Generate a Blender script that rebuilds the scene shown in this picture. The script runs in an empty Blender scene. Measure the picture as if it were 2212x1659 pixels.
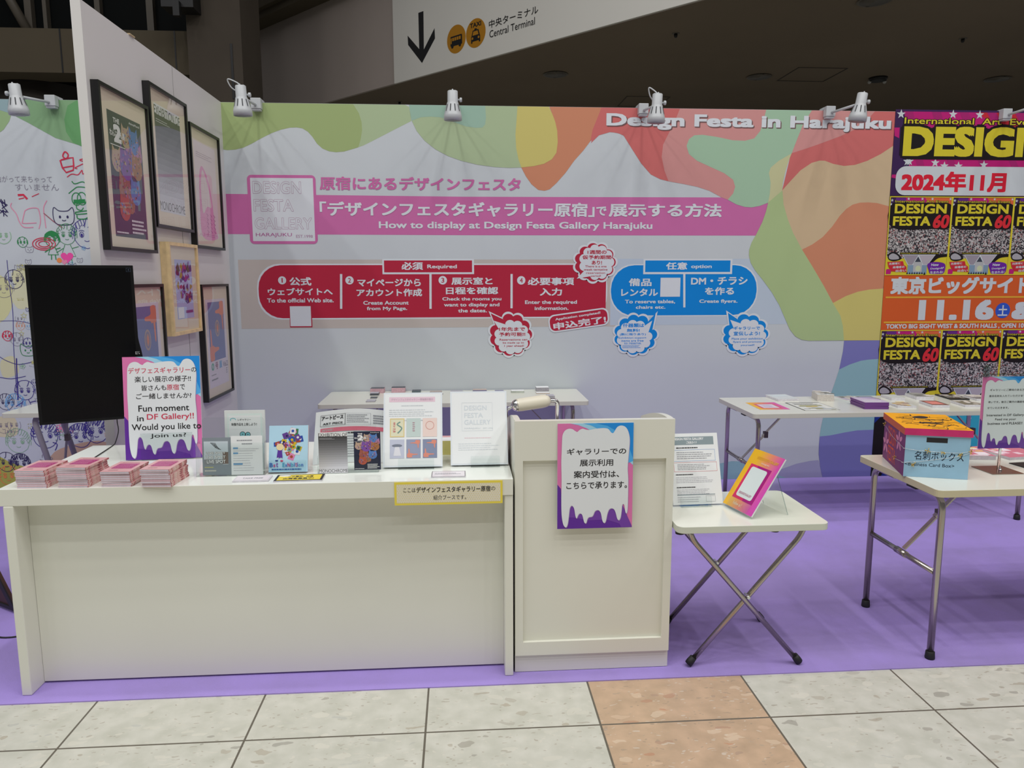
import bpy, math, random
from mathutils import Vector, Matrix
from mathutils.geometry import tessellate_polygon

SC = bpy.context.scene
COL = SC.collection
PI = math.pi

# ------------------------------------------------------------------ camera, world, lights, exposure
cam_data = bpy.data.cameras.new('camera')
cam_data.sensor_width = 36.0
cam_data.lens = 1598.8 / 2212.0 * 36.0
cam_data.clip_end = 200
camera = bpy.data.objects.new('camera', cam_data)
COL.objects.link(camera)
CAM_PITCH, CAM_ROLL, CAM_YAW, EYE = 0.14316, -0.00215, 0.06979, 1.5256
_cy, _sy, _cp, _sp = math.cos(CAM_YAW), math.sin(CAM_YAW), math.cos(CAM_PITCH), math.sin(CAM_PITCH)
_fw = Vector((_sy*_cp, _cy*_cp, -_sp)); _r = Vector((_cy, -_sy, 0)); _u = _r.cross(_fw)
_cr, _sr = math.cos(CAM_ROLL), math.sin(CAM_ROLL)
_r2 = _cr*_r + _sr*_u; _u2 = -_sr*_r + _cr*_u
_m = Matrix((_r2, _u2, -_fw)).transposed().to_4x4(); _m.translation = (0, 0, EYE)
camera.matrix_world = _m
SC.camera = camera

SC.view_settings.view_transform = 'Standard'
SC.view_settings.look = 'None'
SC.view_settings.exposure = 0.0
SC.view_settings.gamma = 1.0
SC.view_settings.use_curve_mapping = False

world = bpy.data.worlds.new('hall_ambience'); SC.world = world
world.use_nodes = True
world.node_tree.nodes['Background'].inputs['Color'].default_value = (1.0, 1.0, 1.0, 1)
world.node_tree.nodes['Background'].inputs['Strength'].default_value = 0.14

def hall_lamp(x, y, z, power):
    l = bpy.data.lights.new('hall_lamp', 'AREA'); l.shape = 'DISK'; l.size = 0.34
    l.energy = power; l.color = (1.0, 0.985, 0.985)
    o = bpy.data.objects.new('hall_lamp', l); o.location = (x, y, z)
    COL.objects.link(o)
for _yy, _pw in ((-4.6, 56), (-1.7, 46), (-0.4, 32), (0.3, 32), (0.85, 30), (2.9, 34)):
    for _xx in (-7.5, -4.5, -1.5, 1.5, 4.5, 7.5):
        hall_lamp(_xx, _yy, 9.5, _pw)

# ------------------------------------------------------------------ materials
_mats = {}
def s2l(c):
    c = c/255.0
    return c/12.92 if c <= 0.04045 else ((c+0.055)/1.055)**2.4
def rgb(r, g, b, k=1.0):
    return tuple(min(0.9, s2l(v)*k) for v in (r, g, b))
def M(name, col, rough=0.5, metal=0.0, spec=0.5, coat=0.0):
    if name in _mats: return _mats[name]
    m = bpy.data.materials.new(name); m.use_nodes = True
    p = m.node_tree.nodes['Principled BSDF']
    p.inputs['Base Color'].default_value = (*col, 1)
    p.inputs['Roughness'].default_value = rough
    p.inputs['Metallic'].default_value = metal
    p.inputs['Specular IOR Level'].default_value = spec
    if coat: p.inputs['Coat Weight'].default_value = coat; p.inputs['Coat Roughness'].default_value = 0.08
    _mats[name] = m
    return m
WK = 1.5   # base colour of a print on the upright wall, from the tone it shows there
def ink(r, g, b, k=WK, rough=0.6):
    return M('ink_%d_%d_%d_%d' % (r, g, b, round(k*100)), rgb(r, g, b, k), rough, spec=0.25)
class NT:
    def __init__(s, mat):
        s.t = mat.node_tree; s.p = s.t.nodes['Principled BSDF']
    def n(s, typ, **kw):
        o = s.t.nodes.new(typ)
        for k, v in kw.items():
            if k in o.bl_rna.properties.keys(): setattr(o, k, v)
            else: o.inputs[k].default_value = v
        return o
    def l(s, a, b): s.t.links.new(a, b)
    def math(s, op, a, b=None, c=None):
        o = s.t.nodes.new('ShaderNodeMath'); o.operation = op
        for i, v in enumerate((a, b, c)):
            if v is None: continue
            if isinstance(v, (int, float)): o.inputs[i].default_value = v
            else: s.l(v, o.inputs[i])
        return o.outputs[0]
    def mix(s, f, a, b):
        o = s.t.nodes.new('ShaderNodeMix'); o.data_type = 'RGBA'
        for i, v in ((0, f), (6, a), (7, b)):
            if isinstance(v, (int, float)): o.inputs[i].default_value = v
            elif isinstance(v, tuple): o.inputs[i].default_value = (*v, 1)
            else: s.l(v, o.inputs[i])
        return o.outputs[2]
    def noise(s, scale, detail=3, vec=None, rough=0.5):
        o = s.n('ShaderNodeTexNoise'); o.inputs['Scale'].default_value = scale; o.inputs['Detail'].default_value = detail
        o.inputs['Roughness'].default_value = rough
        if vec is not None: s.l(vec, o.inputs['Vector'])
        return o
    def ramp(s, fac, stops):
        o = s.t.nodes.new('ShaderNodeValToRGB'); e = o.color_ramp.elements
        while len(e) < len(stops): e.new(0.5)
        for el, (pos, c) in zip(e, stops): el.position = pos; el.color = (*c, 1)
        s.l(fac, o.inputs[0]); return o.outputs[0]
    def bump(s, h, strength, dist=0.002):
        b = s.n('ShaderNodeBump'); b.inputs['Strength'].default_value = strength; b.inputs['Distance'].default_value = dist
        s.l(h, b.inputs['Height']); s.l(b.outputs[0], s.p.inputs['Normal'])
    def pos(s): return s.n('ShaderNodeTexCoord').outputs['Object']

def mottled(name, col, amount, scale, rough=0.5, spec=0.5, bump=0.0):
    if name in _mats: return _mats[name]
    m = M(name, col, rough, spec=spec); t = NT(m)
    nz = t.noise(scale, 4, t.pos())
    lo = tuple(c*(1-amount) for c in col); hi = tuple(min(0.95, c*(1+amount)) for c in col)
    t.l(t.ramp(nz.outputs[0], [(0.3, lo), (0.7, hi)]), t.p.inputs['Base Color'])
    if bump: t.bump(nz.outputs[0], bump)
    return m
def clear_mat(name, tint=(0.97, 0.985, 0.98), ior=1.45, rough=0.03):
    if name in _mats: return _mats[name]
    m = bpy.data.materials.new(name); m.use_nodes = True
    t = m.node_tree; t.nodes.clear()
    out = t.nodes.new('ShaderNodeOutputMaterial'); mx = t.nodes.new('ShaderNodeMixShader')
    tr = t.nodes.new('ShaderNodeBsdfTransparent'); tr.inputs[0].default_value = (*tint, 1)
    gl = t.nodes.new('ShaderNodeBsdfGlossy'); gl.inputs['Roughness'].default_value = rough
    lw = t.nodes.new('ShaderNodeLayerWeight'); lw.inputs['Blend'].default_value = 0.5
    pw = t.nodes.new('ShaderNodeMath'); pw.operation = 'POWER'; pw.inputs[1].default_value = 4.0; t.links.new(lw.outputs['Facing'], pw.inputs[0])
    f0 = ((ior-1)/(ior+1))**2
    fr = t.nodes.new('ShaderNodeMath'); fr.operation = 'MULTIPLY_ADD'; fr.inputs[1].default_value = 1-f0; fr.inputs[2].default_value = f0; t.links.new(pw.outputs[0], fr.inputs[0])
    t.links.new(fr.outputs[0], mx.inputs[0]); t.links.new(tr.outputs[0], mx.inputs[1]); t.links.new(gl.outputs[0], mx.inputs[2])
    t.links.new(mx.outputs[0], out.inputs[0]); _mats[name] = m
    return m

# ------------------------------------------------------------------ mesh builder
class MB:
    def __init__(s): s.v = []; s.f = []; s.fm = []; s.sm = []; s.mats = []
    def mi(s, m):
        if m not in s.mats: s.mats.append(m)
        return s.mats.index(m)
    def face(s, idx, m, smooth=False): s.f.append(tuple(idx)); s.fm.append(s.mi(m)); s.sm.append(smooth)
    def quad(s, pts, m):
        b = len(s.v); s.v += [tuple(p) for p in pts]; s.face(range(b, b+len(pts)), m)
    def obox(s, O, U, V, W, m, mtop=None):
        O, U, V, W = Vector(O), Vector(U), Vector(V), Vector(W)
        if U.cross(V).dot(W) < 0: U, V = V, U
        b = len(s.v)
        for w in (0, 1):
            for (i, j) in ((0, 0), (1, 0), (1, 1), (0, 1)): s.v.append(tuple(O+U*i+V*j+W*w))
        for q in ((3, 2, 1, 0), (0, 1, 5, 4), (1, 2, 6, 5), (2, 3, 7, 6), (3, 0, 4, 7)): s.face([b+i for i in q], m)
        s.face([b+i for i in (4, 5, 6, 7)], mtop or m)
    def box(s, x0, x1, y0, y1, z0, z1, m, mtop=None):
        s.obox((x0, y0, z0), (x1-x0, 0, 0), (0, y1-y0, 0), (0, 0, z1-z0), m, mtop)
    def prism(s, pts, O, U, V, W, m, mside=None):
        """extrude the 2-D outline pts (in U,V) along W"""
        O, U, V, W = Vector(O), Vector(U), Vector(V), Vector(W)
        n = len(pts); b = len(s.v)
        P = [O+U*p[0]+V*p[1] for p in pts]
        s.v += [tuple(p) for p in P] + [tuple(p+W) for p in P]
        tris = tessellate_polygon([[Vector((p[0], p[1], 0)) for p in pts]])
        for t in tris:
            a = (Vector(pts[t[1]])-Vector(pts[t[0]])).to_3d().cross((Vector(pts[t[2]])-Vector(pts[t[0]])).to_3d()).z
            t = t if a > 0 else (t[0], t[2], t[1])
            if U.cross(V).dot(W) < 0: t = (t[0], t[2], t[1])
            s.face([b+n+i for i in t], m); s.face([b+i for i in reversed(t)], m)
        ar = sum(pts[i][0]*pts[(i+1) % n][1]-pts[(i+1) % n][0]*pts[i][1] for i in range(n))
        flip = (ar < 0) != (U.cross(V).dot(W) < 0)
        for i in range(n):
            j = (i+1) % n
            q = (b+i, b+j, b+n+j, b+n+i)
            s.face(q[::-1] if flip else q, mside or m)
    def tube(s, path, r, m, seg=12, caps=True, closed=False):
        P = [Vector(p) for p in path]; n = len(P); b = len(s.v)
        T = []
        for i in range(n):
            a = P[i-1] if (i > 0 or closed) else P[i]; c = P[(i+1) % n] if (i < n-1 or closed) else P[i]
            T.append((c-a).normalized())
        up = Vector((0, 0, 1)) if abs(T[0].z) < 0.9 else Vector((1, 0, 0))
        X = T[0].cross(up).normalized()
        rad = r if isinstance(r, (list, tuple)) else [r]*n
        for i in range(n):
            X = (X - T[i]*X.dot(T[i])).normalized(); Y = T[i].cross(X)
            for k in range(seg):
                a = 2*PI*k/seg
                s.v.append(tuple(P[i]+(X*math.cos(a)+Y*math.sin(a))*rad[i]))
        rng = n if closed else n-1
        for i in range(rng):
            i2 = (i+1) % n
            for k in range(seg):
                k2 = (k+1) % seg
                s.face((b+i*seg+k, b+i*seg+k2, b+i2*seg+k2, b+i2*seg+k), m, True)
        if caps and not closed:
            s.face([b+k for k in reversed(range(seg))], m); s.face([b+(n-1)*seg+k for k in range(seg)], m)
    def lathe(s, prof, O, A, m, seg=24, cap0=True, cap1=True):
        """prof: (radius, distance along axis A)"""
        A = Vector(A).normalized(); O = Vector(O)
        s.tube([O+A*d for _, d in prof], [max(r, 1e-5) for r, _ in prof], m, seg, False)
        n = len(prof); b = len(s.v)-n*seg
        if cap0: s.face([b+k for k in reversed(range(seg))], m)
        if cap1: s.face([b+(n-1)*seg+k for k in range(seg)], m)
    def ball(s, c, r, m, seg=12, rings=8):
        c = Vector(c)
        pr = [(r*math.sin(PI*i/rings), -r*math.cos(PI*i/rings)) for i in range(rings+1)]
        s.lathe(pr, c, (0, 0, 1), m, seg, False, False)
    def build(s, name, parent=None, bevel=0.0, loc=None):
        me = bpy.data.meshes.new(name); me.from_pydata(s.v, [], s.f)
        for m in s.mats: me.materials.append(m)
        me.polygons.foreach_set('material_index', s.fm); me.polygons.foreach_set('use_smooth', s.sm)
        me.update()
        o = bpy.data.objects.new(name, me); COL.objects.link(o)
        if parent is not None:
            o.parent = parent
            if loc is None:
                w, q = Vector((0, 0, 0)), parent
                while q is not None: w = w + q.location; q = q.parent
                o.location = -w
        if loc is not None: o.location = loc
        if bevel:
            b = o.modifiers.new('bevel', 'BEVEL'); b.width = bevel; b.segments = 2; b.limit_method = 'ANGLE'; b.angle_limit = 0.7
            b.harden_normals = False
        return o
def tag(o, label=None, cat=None, group=None, kind=None):
    if label: o['label'] = label
    if cat: o['category'] = cat
    if group: o['group'] = group
    if kind: o['kind'] = kind
    return o
def thing(name, label, cat, loc=(0, 0, 0), group=None):
    o = bpy.data.objects.new(name, None); COL.objects.link(o); o.location = loc
    o.empty_display_size = 0.05
    return tag(o, label, cat, group)
def copy_tree(root, loc=None, rotz=None, label=None, group=None):
    r = root.copy(); COL.objects.link(r)
    for ch in list(root.children):
        c = ch.copy(); COL.objects.link(c); c.parent = r
        for g in list(ch.children):
            d = g.copy(); COL.objects.link(d); d.parent = c
    if loc is not None: r.location = loc
    if rotz is not None: r.rotation_euler[2] = rotz
    if label: r['label'] = label
    if group: r['group'] = group
    return r

def smooth(pts, n=6, closed=True):
    """Catmull-Rom through the points"""
    N = len(pts); out = []
    for i in range(N if closed else N-1):
        p = [pts[(i+k-1) % N] if closed else pts[min(max(i+k-1, 0), N-1)] for k in range(4)]
        for j in range(n):
            t = j/n
            out.append(tuple(0.5*((2*p[1][a])+(-p[0][a]+p[2][a])*t+(2*p[0][a]-5*p[1][a]+4*p[2][a]-p[3][a])*t*t+(-p[0][a]+3*p[1][a]-3*p[2][a]+p[3][a])*t**3) for a in range(len(pts[0]))))
    if not closed: out.append(tuple(pts[-1]))
    return out
def fillet(path, r, n=6):
    P = [Vector(p) for p in path]; out = [P[0]]
    for i in range(1, len(P)-1):
        a = (P[i-1]-P[i]); c = (P[i+1]-P[i]); rr = min(r, a.length*0.49, c.length*0.49)
        A = P[i]+a.normalized()*rr; B = P[i]+c.normalized()*rr
        for k in range(n+1):
            t = k/n; out.append(A*(1-t)**2+P[i]*2*t*(1-t)+B*t*t)
    out.append(P[-1]); return out
def rrect(x0, y0, x1, y1, r, n=6):
    if not isinstance(r, tuple): r = (r,)*4
    out = []
    for (cx, cy, a0, rr) in ((x1-r[0], y0+r[0], -90, r[0]), (x1-r[1], y1-r[1], 0, r[1]), (x0+r[2], y1-r[2], 90, r[2]), (x0+r[3], y0+r[3], 180, r[3])):
        for k in range(n+1):
            a = math.radians(a0+90*k/n); out.append((cx+rr*math.cos(a), cy+rr*math.sin(a)))
    return out
def ell(cx, cy, rx, ry=None, n=28, rot=0.0):
    ry = rx if ry is None else ry; c, s_ = math.cos(rot), math.sin(rot)
    return [(cx+c*rx*math.cos(2*PI*k/n)-s_*ry*math.sin(2*PI*k/n), cy+s_*rx*math.cos(2*PI*k/n)+c*ry*math.sin(2*PI*k/n)) for k in range(n)]
def star(cx, cy, r, k=0.4, n=5, rot=0.0):
    return [(cx+(r if i % 2 == 0 else r*k)*math.sin(PI*i/n+rot), cy+(r if i % 2 == 0 else r*k)*math.cos(PI*i/n+rot)) for i in range(2*n)]

_txt = {}
STAMP = 0.8
def glyphs(body, weight, res=3):
    key = (body, weight, res)
    if key not in _txt:
        cu = bpy.data.curves.new('t', 'FONT'); cu.body = body; cu.size = 1.0; cu.offset = weight; cu.resolution_u = res
        cu.align_x = 'CENTER' if '\n' in body else 'LEFT'
        ob = bpy.data.objects.new('t', cu); me = ob.to_mesh()
        vs = [(v.co.x, v.co.y) for v in me.vertices]; fs = [tuple(p.vertices) for p in me.polygons]
        ob.to_mesh_clear(); bpy.data.objects.remove(ob); bpy.data.curves.remove(cu)
        xs = [v[0] for v in vs] or [0, 1]; ys = [v[1] for v in vs] or [0, 1]
        _txt[key] = (vs, fs, min(xs), min(ys), max(xs), max(ys))
    return _txt[key]
class Sheet:
    """flat printing on the plane O + u*U + v*V, each layer a hair above the one before"""
    def __init__(s, mb, O, U, V, step=0.0004):
        s.mb = mb; s.O = Vector(O); s.U = Vector(U); s.V = Vector(V); s.N = s.U.cross(s.V).normalized(); s.lay = 1; s.step = step; s.k = 0
    def at(s, u, v): return tuple(s.O+s.U*u+s.V*v+s.N*s.lift())
    def lift(s): return s.lay*s.step+s.k*s.step*0.016
    def nxt(s): s.k = (s.k+1) % 58
    def fill(s, pts, m):
        pts = [p for i, p in enumerate(pts) if abs(p[0]-pts[i-1][0])+abs(p[1]-pts[i-1][1]) > 1e-7]
        s.nxt(); b = len(s.mb.v); s.mb.v += [s.at(*p) for p in pts]
        for t in tessellate_polygon([[Vector((p[0], p[1], 0)) for p in pts]]):
            a = (pts[t[1]][0]-pts[t[0]][0])*(pts[t[2]][1]-pts[t[0]][1])-(pts[t[1]][1]-pts[t[0]][1])*(pts[t[2]][0]-pts[t[0]][0])
            if abs(a) < 1e-12: continue
            s.mb.face([b+i for i in (t if a > 0 else (t[0], t[2], t[1]))], m)
    def rect(s, u0, v0, u1, v1, m):
        if u0 > u1: u0, u1 = u1, u0
        if v0 > v1: v0, v1 = v1, v0
        s.nxt(); s.mb.quad([s.at(u0, v0), s.at(u1, v0), s.at(u1, v1), s.at(u0, v1)], m)
    def frame(s, u0, v0, u1, v1, w, m):
        for a in ((u0, v0, u1, v0+w), (u0, v1-w, u1, v1), (u0, v0+w, u0+w, v1-w), (u1-w, v0+w, u1, v1-w)): s.rect(*a, m)
    def stroke(s, pts, w, m, closed=False):
        n = len(pts)
        if n < 2: return
        L = []; 
        for i in range(n):
            a = pts[i-1] if (i > 0 or closed) else pts[i]; c = pts[(i+1) % n] if (i < n-1 or closed) else pts[i]
            dx, dy = c[0]-a[0], c[1]-a[1]; d = math.hypot(dx, dy) or 1e-9
            L.append((-dy/d*w/2, dx/d*w/2))
        s.nxt(); b = len(s.mb.v)
        for p, o in zip(pts, L): s.mb.v += [s.at(p[0]-o[0], p[1]-o[1]), s.at(p[0]+o[0], p[1]+o[1])]
        for i in range(n if closed else n-1):
            j = (i+1) % n
            s.mb.face((b+2*i, b+2*j, b+2*j+1, b+2*i+1), m)
    def text(s, body, box, m, weight=0.0, rot=0.0, outline=None, ow=0.03, shear=0.0):
        """box = [(u,v),(u,v)]: two opposite corners of the lettering's outline"""
        (ua, va), (ub, vb) = box
        u0, u1, v0, v1 = min(ua, ub), max(ua, ub), min(va, vb), max(va, vb)
        vs, fs, x0, y0, x1, y1 = glyphs(body, 0.0, 3)
        if weight < 0: vs, fs = glyphs(body, weight, 3)[:2]
        wt = max(0.0, weight)*STAMP
        x0 -= wt; x1 += wt; y0 -= wt; y1 += wt
        sx = (u1-u0)/max(1e-6, x1-x0); sy = (v1-v0)/max(1e-6, y1-y0)
        cu, cv = (u0+u1)/2, (v0+v1)/2; c, sn = math.cos(rot), math.sin(rot)
        for (w, mm) in (([(wt+ow, outline)] if outline else []) + [(wt, m)]):
            # heavier lettering: the same strokes printed again a little to every side
            n = 0 if w < 1e-4 else (12 if w > 0.045 else 8 if w > 0.022 else 4)
            sh = [(0.0, 0.0)] + [(w*math.cos(2*PI*(k+.5)/n), w*math.sin(2*PI*(k+.5)/n)) for k in range(n)]
            if n >= 8 and mm is m: sh = [(0.0, 0.0)] + [(w*i, w*j) for i in (-1, 0, 1) for j in (-1, 0, 1) if i or j]
            if w > 0.06: sh += [(w*.5*math.cos(2*PI*k/6), w*.5*math.sin(2*PI*k/6)) for k in range(6)]
            for (dx, dy) in sh:
                s.nxt(); b = len(s.mb.v)
                for (x, y) in vs:
                    a = (x+dx-(x0+x1)/2)*sx; d = (y+dy-(y0+y1)/2)*sy; a += shear*d
                    s.mb.v.append(s.at(cu+a*c-d*sn, cv+a*sn+d*c))
                for f in fs: s.mb.face([b+i for i in f], mm)
            s.lay += 1
        s.lay -= 2 if outline else 1
    def greek(s, u0, v0, u1, v1, n, m, fill=0.35, seed=1):
        """rows of small print too fine to read"""
        R = random.Random(seed); h = (v1-v0)/n
        for i in range(n):
            v = v0+h*(i+0.5); u = u0
            e = u1-(u1-u0)*R.random()*0.25
            while u < e:
                w = (u1-u0)*(0.03+0.07*R.random()); s.rect(u, v-h*fill/2, min(u+w, e), v+h*fill/2, m); u += w+(u1-u0)*0.012

# ------------------------------------------------------------------ shared finishes
WHITE_PANEL = mottled('white_panel', rgb(168, 174, 177, WK), 0.02, 1.5, 0.55, 0.3)
COUNTER_W = mottled('counter_laminate', rgb(196, 196, 184, 1.45), 0.015, 2.0, 0.30, 0.5)
COUNTER_TOP = M('counter_top_gloss', rgb(222, 226, 218, 1.15), 0.10, spec=0.6)
TABLE_TOP = M('table_top_white', rgb(216, 218, 206, 1.15), 0.16, spec=0.5)
TABLE_EDGE = M('table_edge', rgb(180, 180, 165, 1.4), 0.4)
STEEL = M('steel_tube', (0.46, 0.42, 0.38), 0.24, 1.0)
CHROME = M('chrome', (0.75, 0.75, 0.76), 0.09, 1.0)
RUBBER = M('black_rubber', (0.012, 0.012, 0.012), 0.6)
LAMP_W = M('lamp_white', rgb(196, 200, 202, 0.98), 0.35)
DARK = M('near_black', (0.008, 0.008, 0.009), 0.5)
ACRYL = clear_mat('clear_acrylic', ior=1.3)
ACRYL_EDGE = clear_mat('acrylic_edge', (0.66, 0.74, 0.73), 1.8)
GLASS = clear_mat('picture_glass', (0.96, 0.97, 0.96), 1.62, 0.015)
PAPER = M('white_paper', rgb(222, 226, 232, 1.2), 0.55)
PAPER_E = mottled('paper_edges', rgb(205, 203, 208, 1.2), 0.10, 60, 0.7)
BLACK = M('ink_black', (0.015, 0.014, 0.016), 0.5)
GREY_T = M('ink_grey', (0.30, 0.31, 0.34), 0.6)
LGREY_T = M('ink_light_grey', (0.50, 0.51, 0.55), 0.6)

# ------------------------------------------------------------------ floor and carpet
fm = M('terrazzo_tiles', (0.6, 0.6, 0.57), 0.32, spec=0.45); t = NT(fm); P = t.pos()
sx = t.n('ShaderNodeSeparateXYZ'); t.l(P, sx.inputs[0])
gx = t.math('DIVIDE', t.math('ADD', sx.outputs[0], 1.3338+60.0), 0.6); gy = t.math('DIVIDE', t.math('ADD', sx.outputs[1], 60.0-2.3279), 0.6)
fx = t.math('FRACT', gx); fy = t.math('FRACT', gy); ix = t.math('FLOOR', gx)
def edge(f): return t.math('MINIMUM', f, t.math('SUBTRACT', 1.0, f))
grout = t.math('LESS_THAN', t.math('MINIMUM', edge(fx), edge(fy)), 0.0060)
is_red = t.math('COMPARE', ix, 103.0, 0.2)
vo = t.n('ShaderNodeTexVoronoi'); vo.inputs['Scale'].default_value = 15.0; vo.inputs['Randomness'].default_value = 1.0
mp = t.n('ShaderNodeMapping'); mp.inputs['Scale'].default_value = (1.0, 2.2, 1.0); mp.inputs['Rotation'].default_value = (0, 0, 0.5); t.l(P, mp.inputs[0])
nz = t.noise(9.0, 3, P); mv = t.n('ShaderNodeVectorMath'); mv.operation = 'MULTIPLY_ADD'; t.l(nz.outputs['Color'], mv.inputs[0]); mv.inputs[1].default_value = (0.16, 0.16, 0); t.l(mp.outputs[0], mv.inputs[2])
t.l(mv.outputs[0], vo.inputs['Vector'])
cid = t.n('ShaderNodeSeparateColor'); t.l(vo.outputs['Color'], cid.inputs[0])
chip = t.math('MULTIPLY', t.math('GREATER_THAN', cid.outputs[0], 0.62), t.math('LESS_THAN', vo.outputs['Distance'], t.math('MULTIPLY_ADD', cid.outputs[1], 0.40, 0.10)))
vo2 = t.n('ShaderNodeTexVoronoi'); vo2.inputs['Scale'].default_value = 48.0; t.l(mv.outputs[0], vo2.inputs['Vector'])
cid2 = t.n('ShaderNodeSeparateColor'); t.l(vo2.outputs['Color'], cid2.inputs[0])
chip2 = t.math('MULTIPLY', t.math('GREATER_THAN', cid2.outputs[0], 0.72), t.math('LESS_THAN', vo2.outputs['Distance'], 0.33))
KF = 0.95
cloud = t.noise(14, 5, P)
grey_base = t.ramp(cloud.outputs[0], [(0.3, rgb(196, 196, 182, KF)), (0.7, rgb(214, 213, 201, KF))])
grey_chip = t.ramp(cid.outputs[2], [(0.0, rgb(222, 219, 205, KF)), (0.45, rgb(208, 206, 192, KF)), (0.72, rgb(188, 190, 182, KF)), (0.86, rgb(172, 160, 138, KF)), (0.95, rgb(150, 146, 136, KF))])
red_base = t.ramp(cloud.outputs[0], [(0.3, rgb(186, 160, 132, KF)), (0.7, rgb(208, 178, 148, KF))])
red_chip = t.ramp(cid.outputs[2], [(0.0, rgb(224, 206, 180, KF)), (0.4, rgb(206, 160, 124, KF)), (0.7, rgb(196, 132, 96, KF)), (0.9, rgb(170, 150, 132, KF))])
speck = t.ramp(cid2.outputs[2], [(0.0, rgb(226, 221, 208, KF)), (0.6, rgb(196, 186, 168, KF)), (0.9, rgb(152, 138, 120, KF))])
base = t.mix(is_red, grey_base, red_base); chips = t.mix(is_red, grey_chip, red_chip)
c1 = t.mix(t.math('MULTIPLY', chip2, 0.45), base, speck); c2 = t.mix(t.math('MULTIPLY', chip, 0.60), c1, chips)
t.l(t.mix(grout, c2, rgb(104, 98, 86, KF)), t.p.inputs['Base Color'])
t.bump(t.math('SUBTRACT', 1.0, grout), 0.3, 0.001)
mb = MB(); mb.box(-30, 30, -14, 32, -0.12, 0.0, fm)
tag(mb.build('floor'), kind='structure')

cm = M('purple_carpet', (0.4, 0.3, 0.7), 0.95, spec=0.1); t = NT(cm); P = t.pos()
n1 = t.noise(2.2, 5, P, 0.6); n2 = t.noise(420, 2, P)
sxy = t.n('ShaderNodeSeparateXYZ'); t.l(P, sxy.inputs[0])
KC = 1.28
pw_ = t.n('ShaderNodeVectorMath'); pw_.operation = 'DISTANCE'; t.l(P, pw_.inputs[0]); pw_.inputs[1].default_value = (1.55, 3.3, 0)
worn = t.math('MULTIPLY', t.math('SUBTRACT', 1.0, t.math('MINIMUM', t.math('DIVIDE', pw_.outputs['Value'], 1.5), 1.0)), 0.20)
dirt = t.ramp(t.math('ADD', n1.outputs[0], worn), [(0.44, rgb(152, 133, 196, KC)), (0.72, rgb(142, 126, 177, KC))])
fib = t.mix(t.math('MULTIPLY', n2.outputs[0], 0.22), dirt, rgb(122, 104, 168, KC))
t.l(fib, t.p.inputs['Base Color']); t.bump(n2.outputs[0], 0.5, 0.002)
mb = MB(); mb.box(-9, 9, 2.602, 5.335, 0.0, 0.004, cm)
tag(mb.build('carpet'), 'flat purple needle-punch carpet covering the booth floor', 'carpet')

# ------------------------------------------------------------------ back wall with its printed graphics
YW, HW, XB = 5.339, 2.7, 3.1405
def clampw(pts, x1=XB):
    return [(min(x, x1), min(max(z, 0.0), HW-0.001)) for x, z in pts]
mb = MB(); mb.box(-6, 6.5, YW, YW+0.045, 0, HW, WHITE_PANEL)
S = Sheet(mb, (0, YW, 0), (1, 0, 0), (0, 0, 1), 0.0003)
GRN1 = ink(134, 150, 101); GRN2 = ink(145, 161, 128); TEAL = ink(130, 158, 142); YEL = ink(172, 163, 96); ORG = ink(172, 115, 88)
RED = ink(172, 92, 90); ROSE = ink(174, 123, 120); MINT = ink(136, 164, 139); PALE = ink(166, 166, 128); TAN = ink(172, 152, 122)
LEAF = ink(145, 163, 117); PUR = ink(104, 104, 155); AQUA = ink(122, 157, 161); LAV = ink(140, 140, 165); PINK = ink(170, 92, 140)
CRIM = ink(152, 30, 52); BLUE = ink(0, 112, 182); BEIGE = ink(163, 156, 150); PBLUE = ink(158, 170, 182); WHT = ink(182, 187, 191)
def blob(pts, m, n=5): S.fill(clampw(smooth(pts, n)) if n else clampw(pts), m)
# big soft shapes along the top and right
S.lay = 1
S.fill(clampw([(-1.629,2.702),(-1.609,2.393),(-1.565,2.387),(-1.512,2.391),(-1.458,2.405),(-1.404,2.430),(-1.335,2.468),(-1.265,2.502),(-1.203,2.525),(-1.142,2.539),(-1.097,2.541),(-1.059,2.536),(-1.022,2.514),(-0.993,2.481),(-0.964,2.436),(-0.927,2.403),(-0.882,2.385),(-0.836,2.380),(-0.782,2.385),(-0.712,2.405),(-0.650,2.426),(-0.557,2.472),(-0.439,2.532),(-0.317,2.593),(-0.323,2.638),(-0.332,2.686),(-0.358,2.704)]), GRN2)
S.lay = 2
S.fill(clampw([(-1.629,2.702),(-1.609,2.393),(-1.565,2.387),(-1.512,2.391),(-1.458,2.405),(-1.404,2.430),(-1.335,2.468),(-1.265,2.502),(-1.203,2.525),(-1.142,2.539),(-1.097,2.541),(-1.059,2.536),(-1.022,2.514),(-0.993,2.481),(-0.964,2.436),(-0.927,2.403),(-0.882,2.385),(-0.836,2.380),(-0.782,2.385),(-0.685,2.414),(-0.668,2.462),(-0.655,2.529),(-0.657,2.581),(-0.674,2.641),(-0.711,2.699)]), GRN1)
S.lay = 3
S.fill(clampw([(0.638,2.703),(0.659,2.650),(0.680,2.597),(0.694,2.537),(0.698,2.460),(0.609,2.337),(0.442,2.288),(0.474,2.228),(0.514,2.174),(0.562,2.136),(0.606,2.130),(0.642,2.140),(0.690,2.183),(0.754,2.253),(0.817,2.339),(0.881,2.409),(0.928,2.470),(0.943,2.547),(0.974,2.624),(1.005,2.707)]), ORG)
S.fill(clampw([(1.002,2.706),(0.933,2.458),(0.990,2.512),(1.067,2.534),(1.106,2.531),(1.135,2.524),(1.165,2.511),(1.225,2.423),(1.295,2.322),(1.366,2.247),(1.435,2.215),(1.495,2.201),(1.463,2.276),(1.441,2.369),(1.449,2.453),(1.486,2.528),(1.532,2.621),(1.568,2.704)]), RED)
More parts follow.
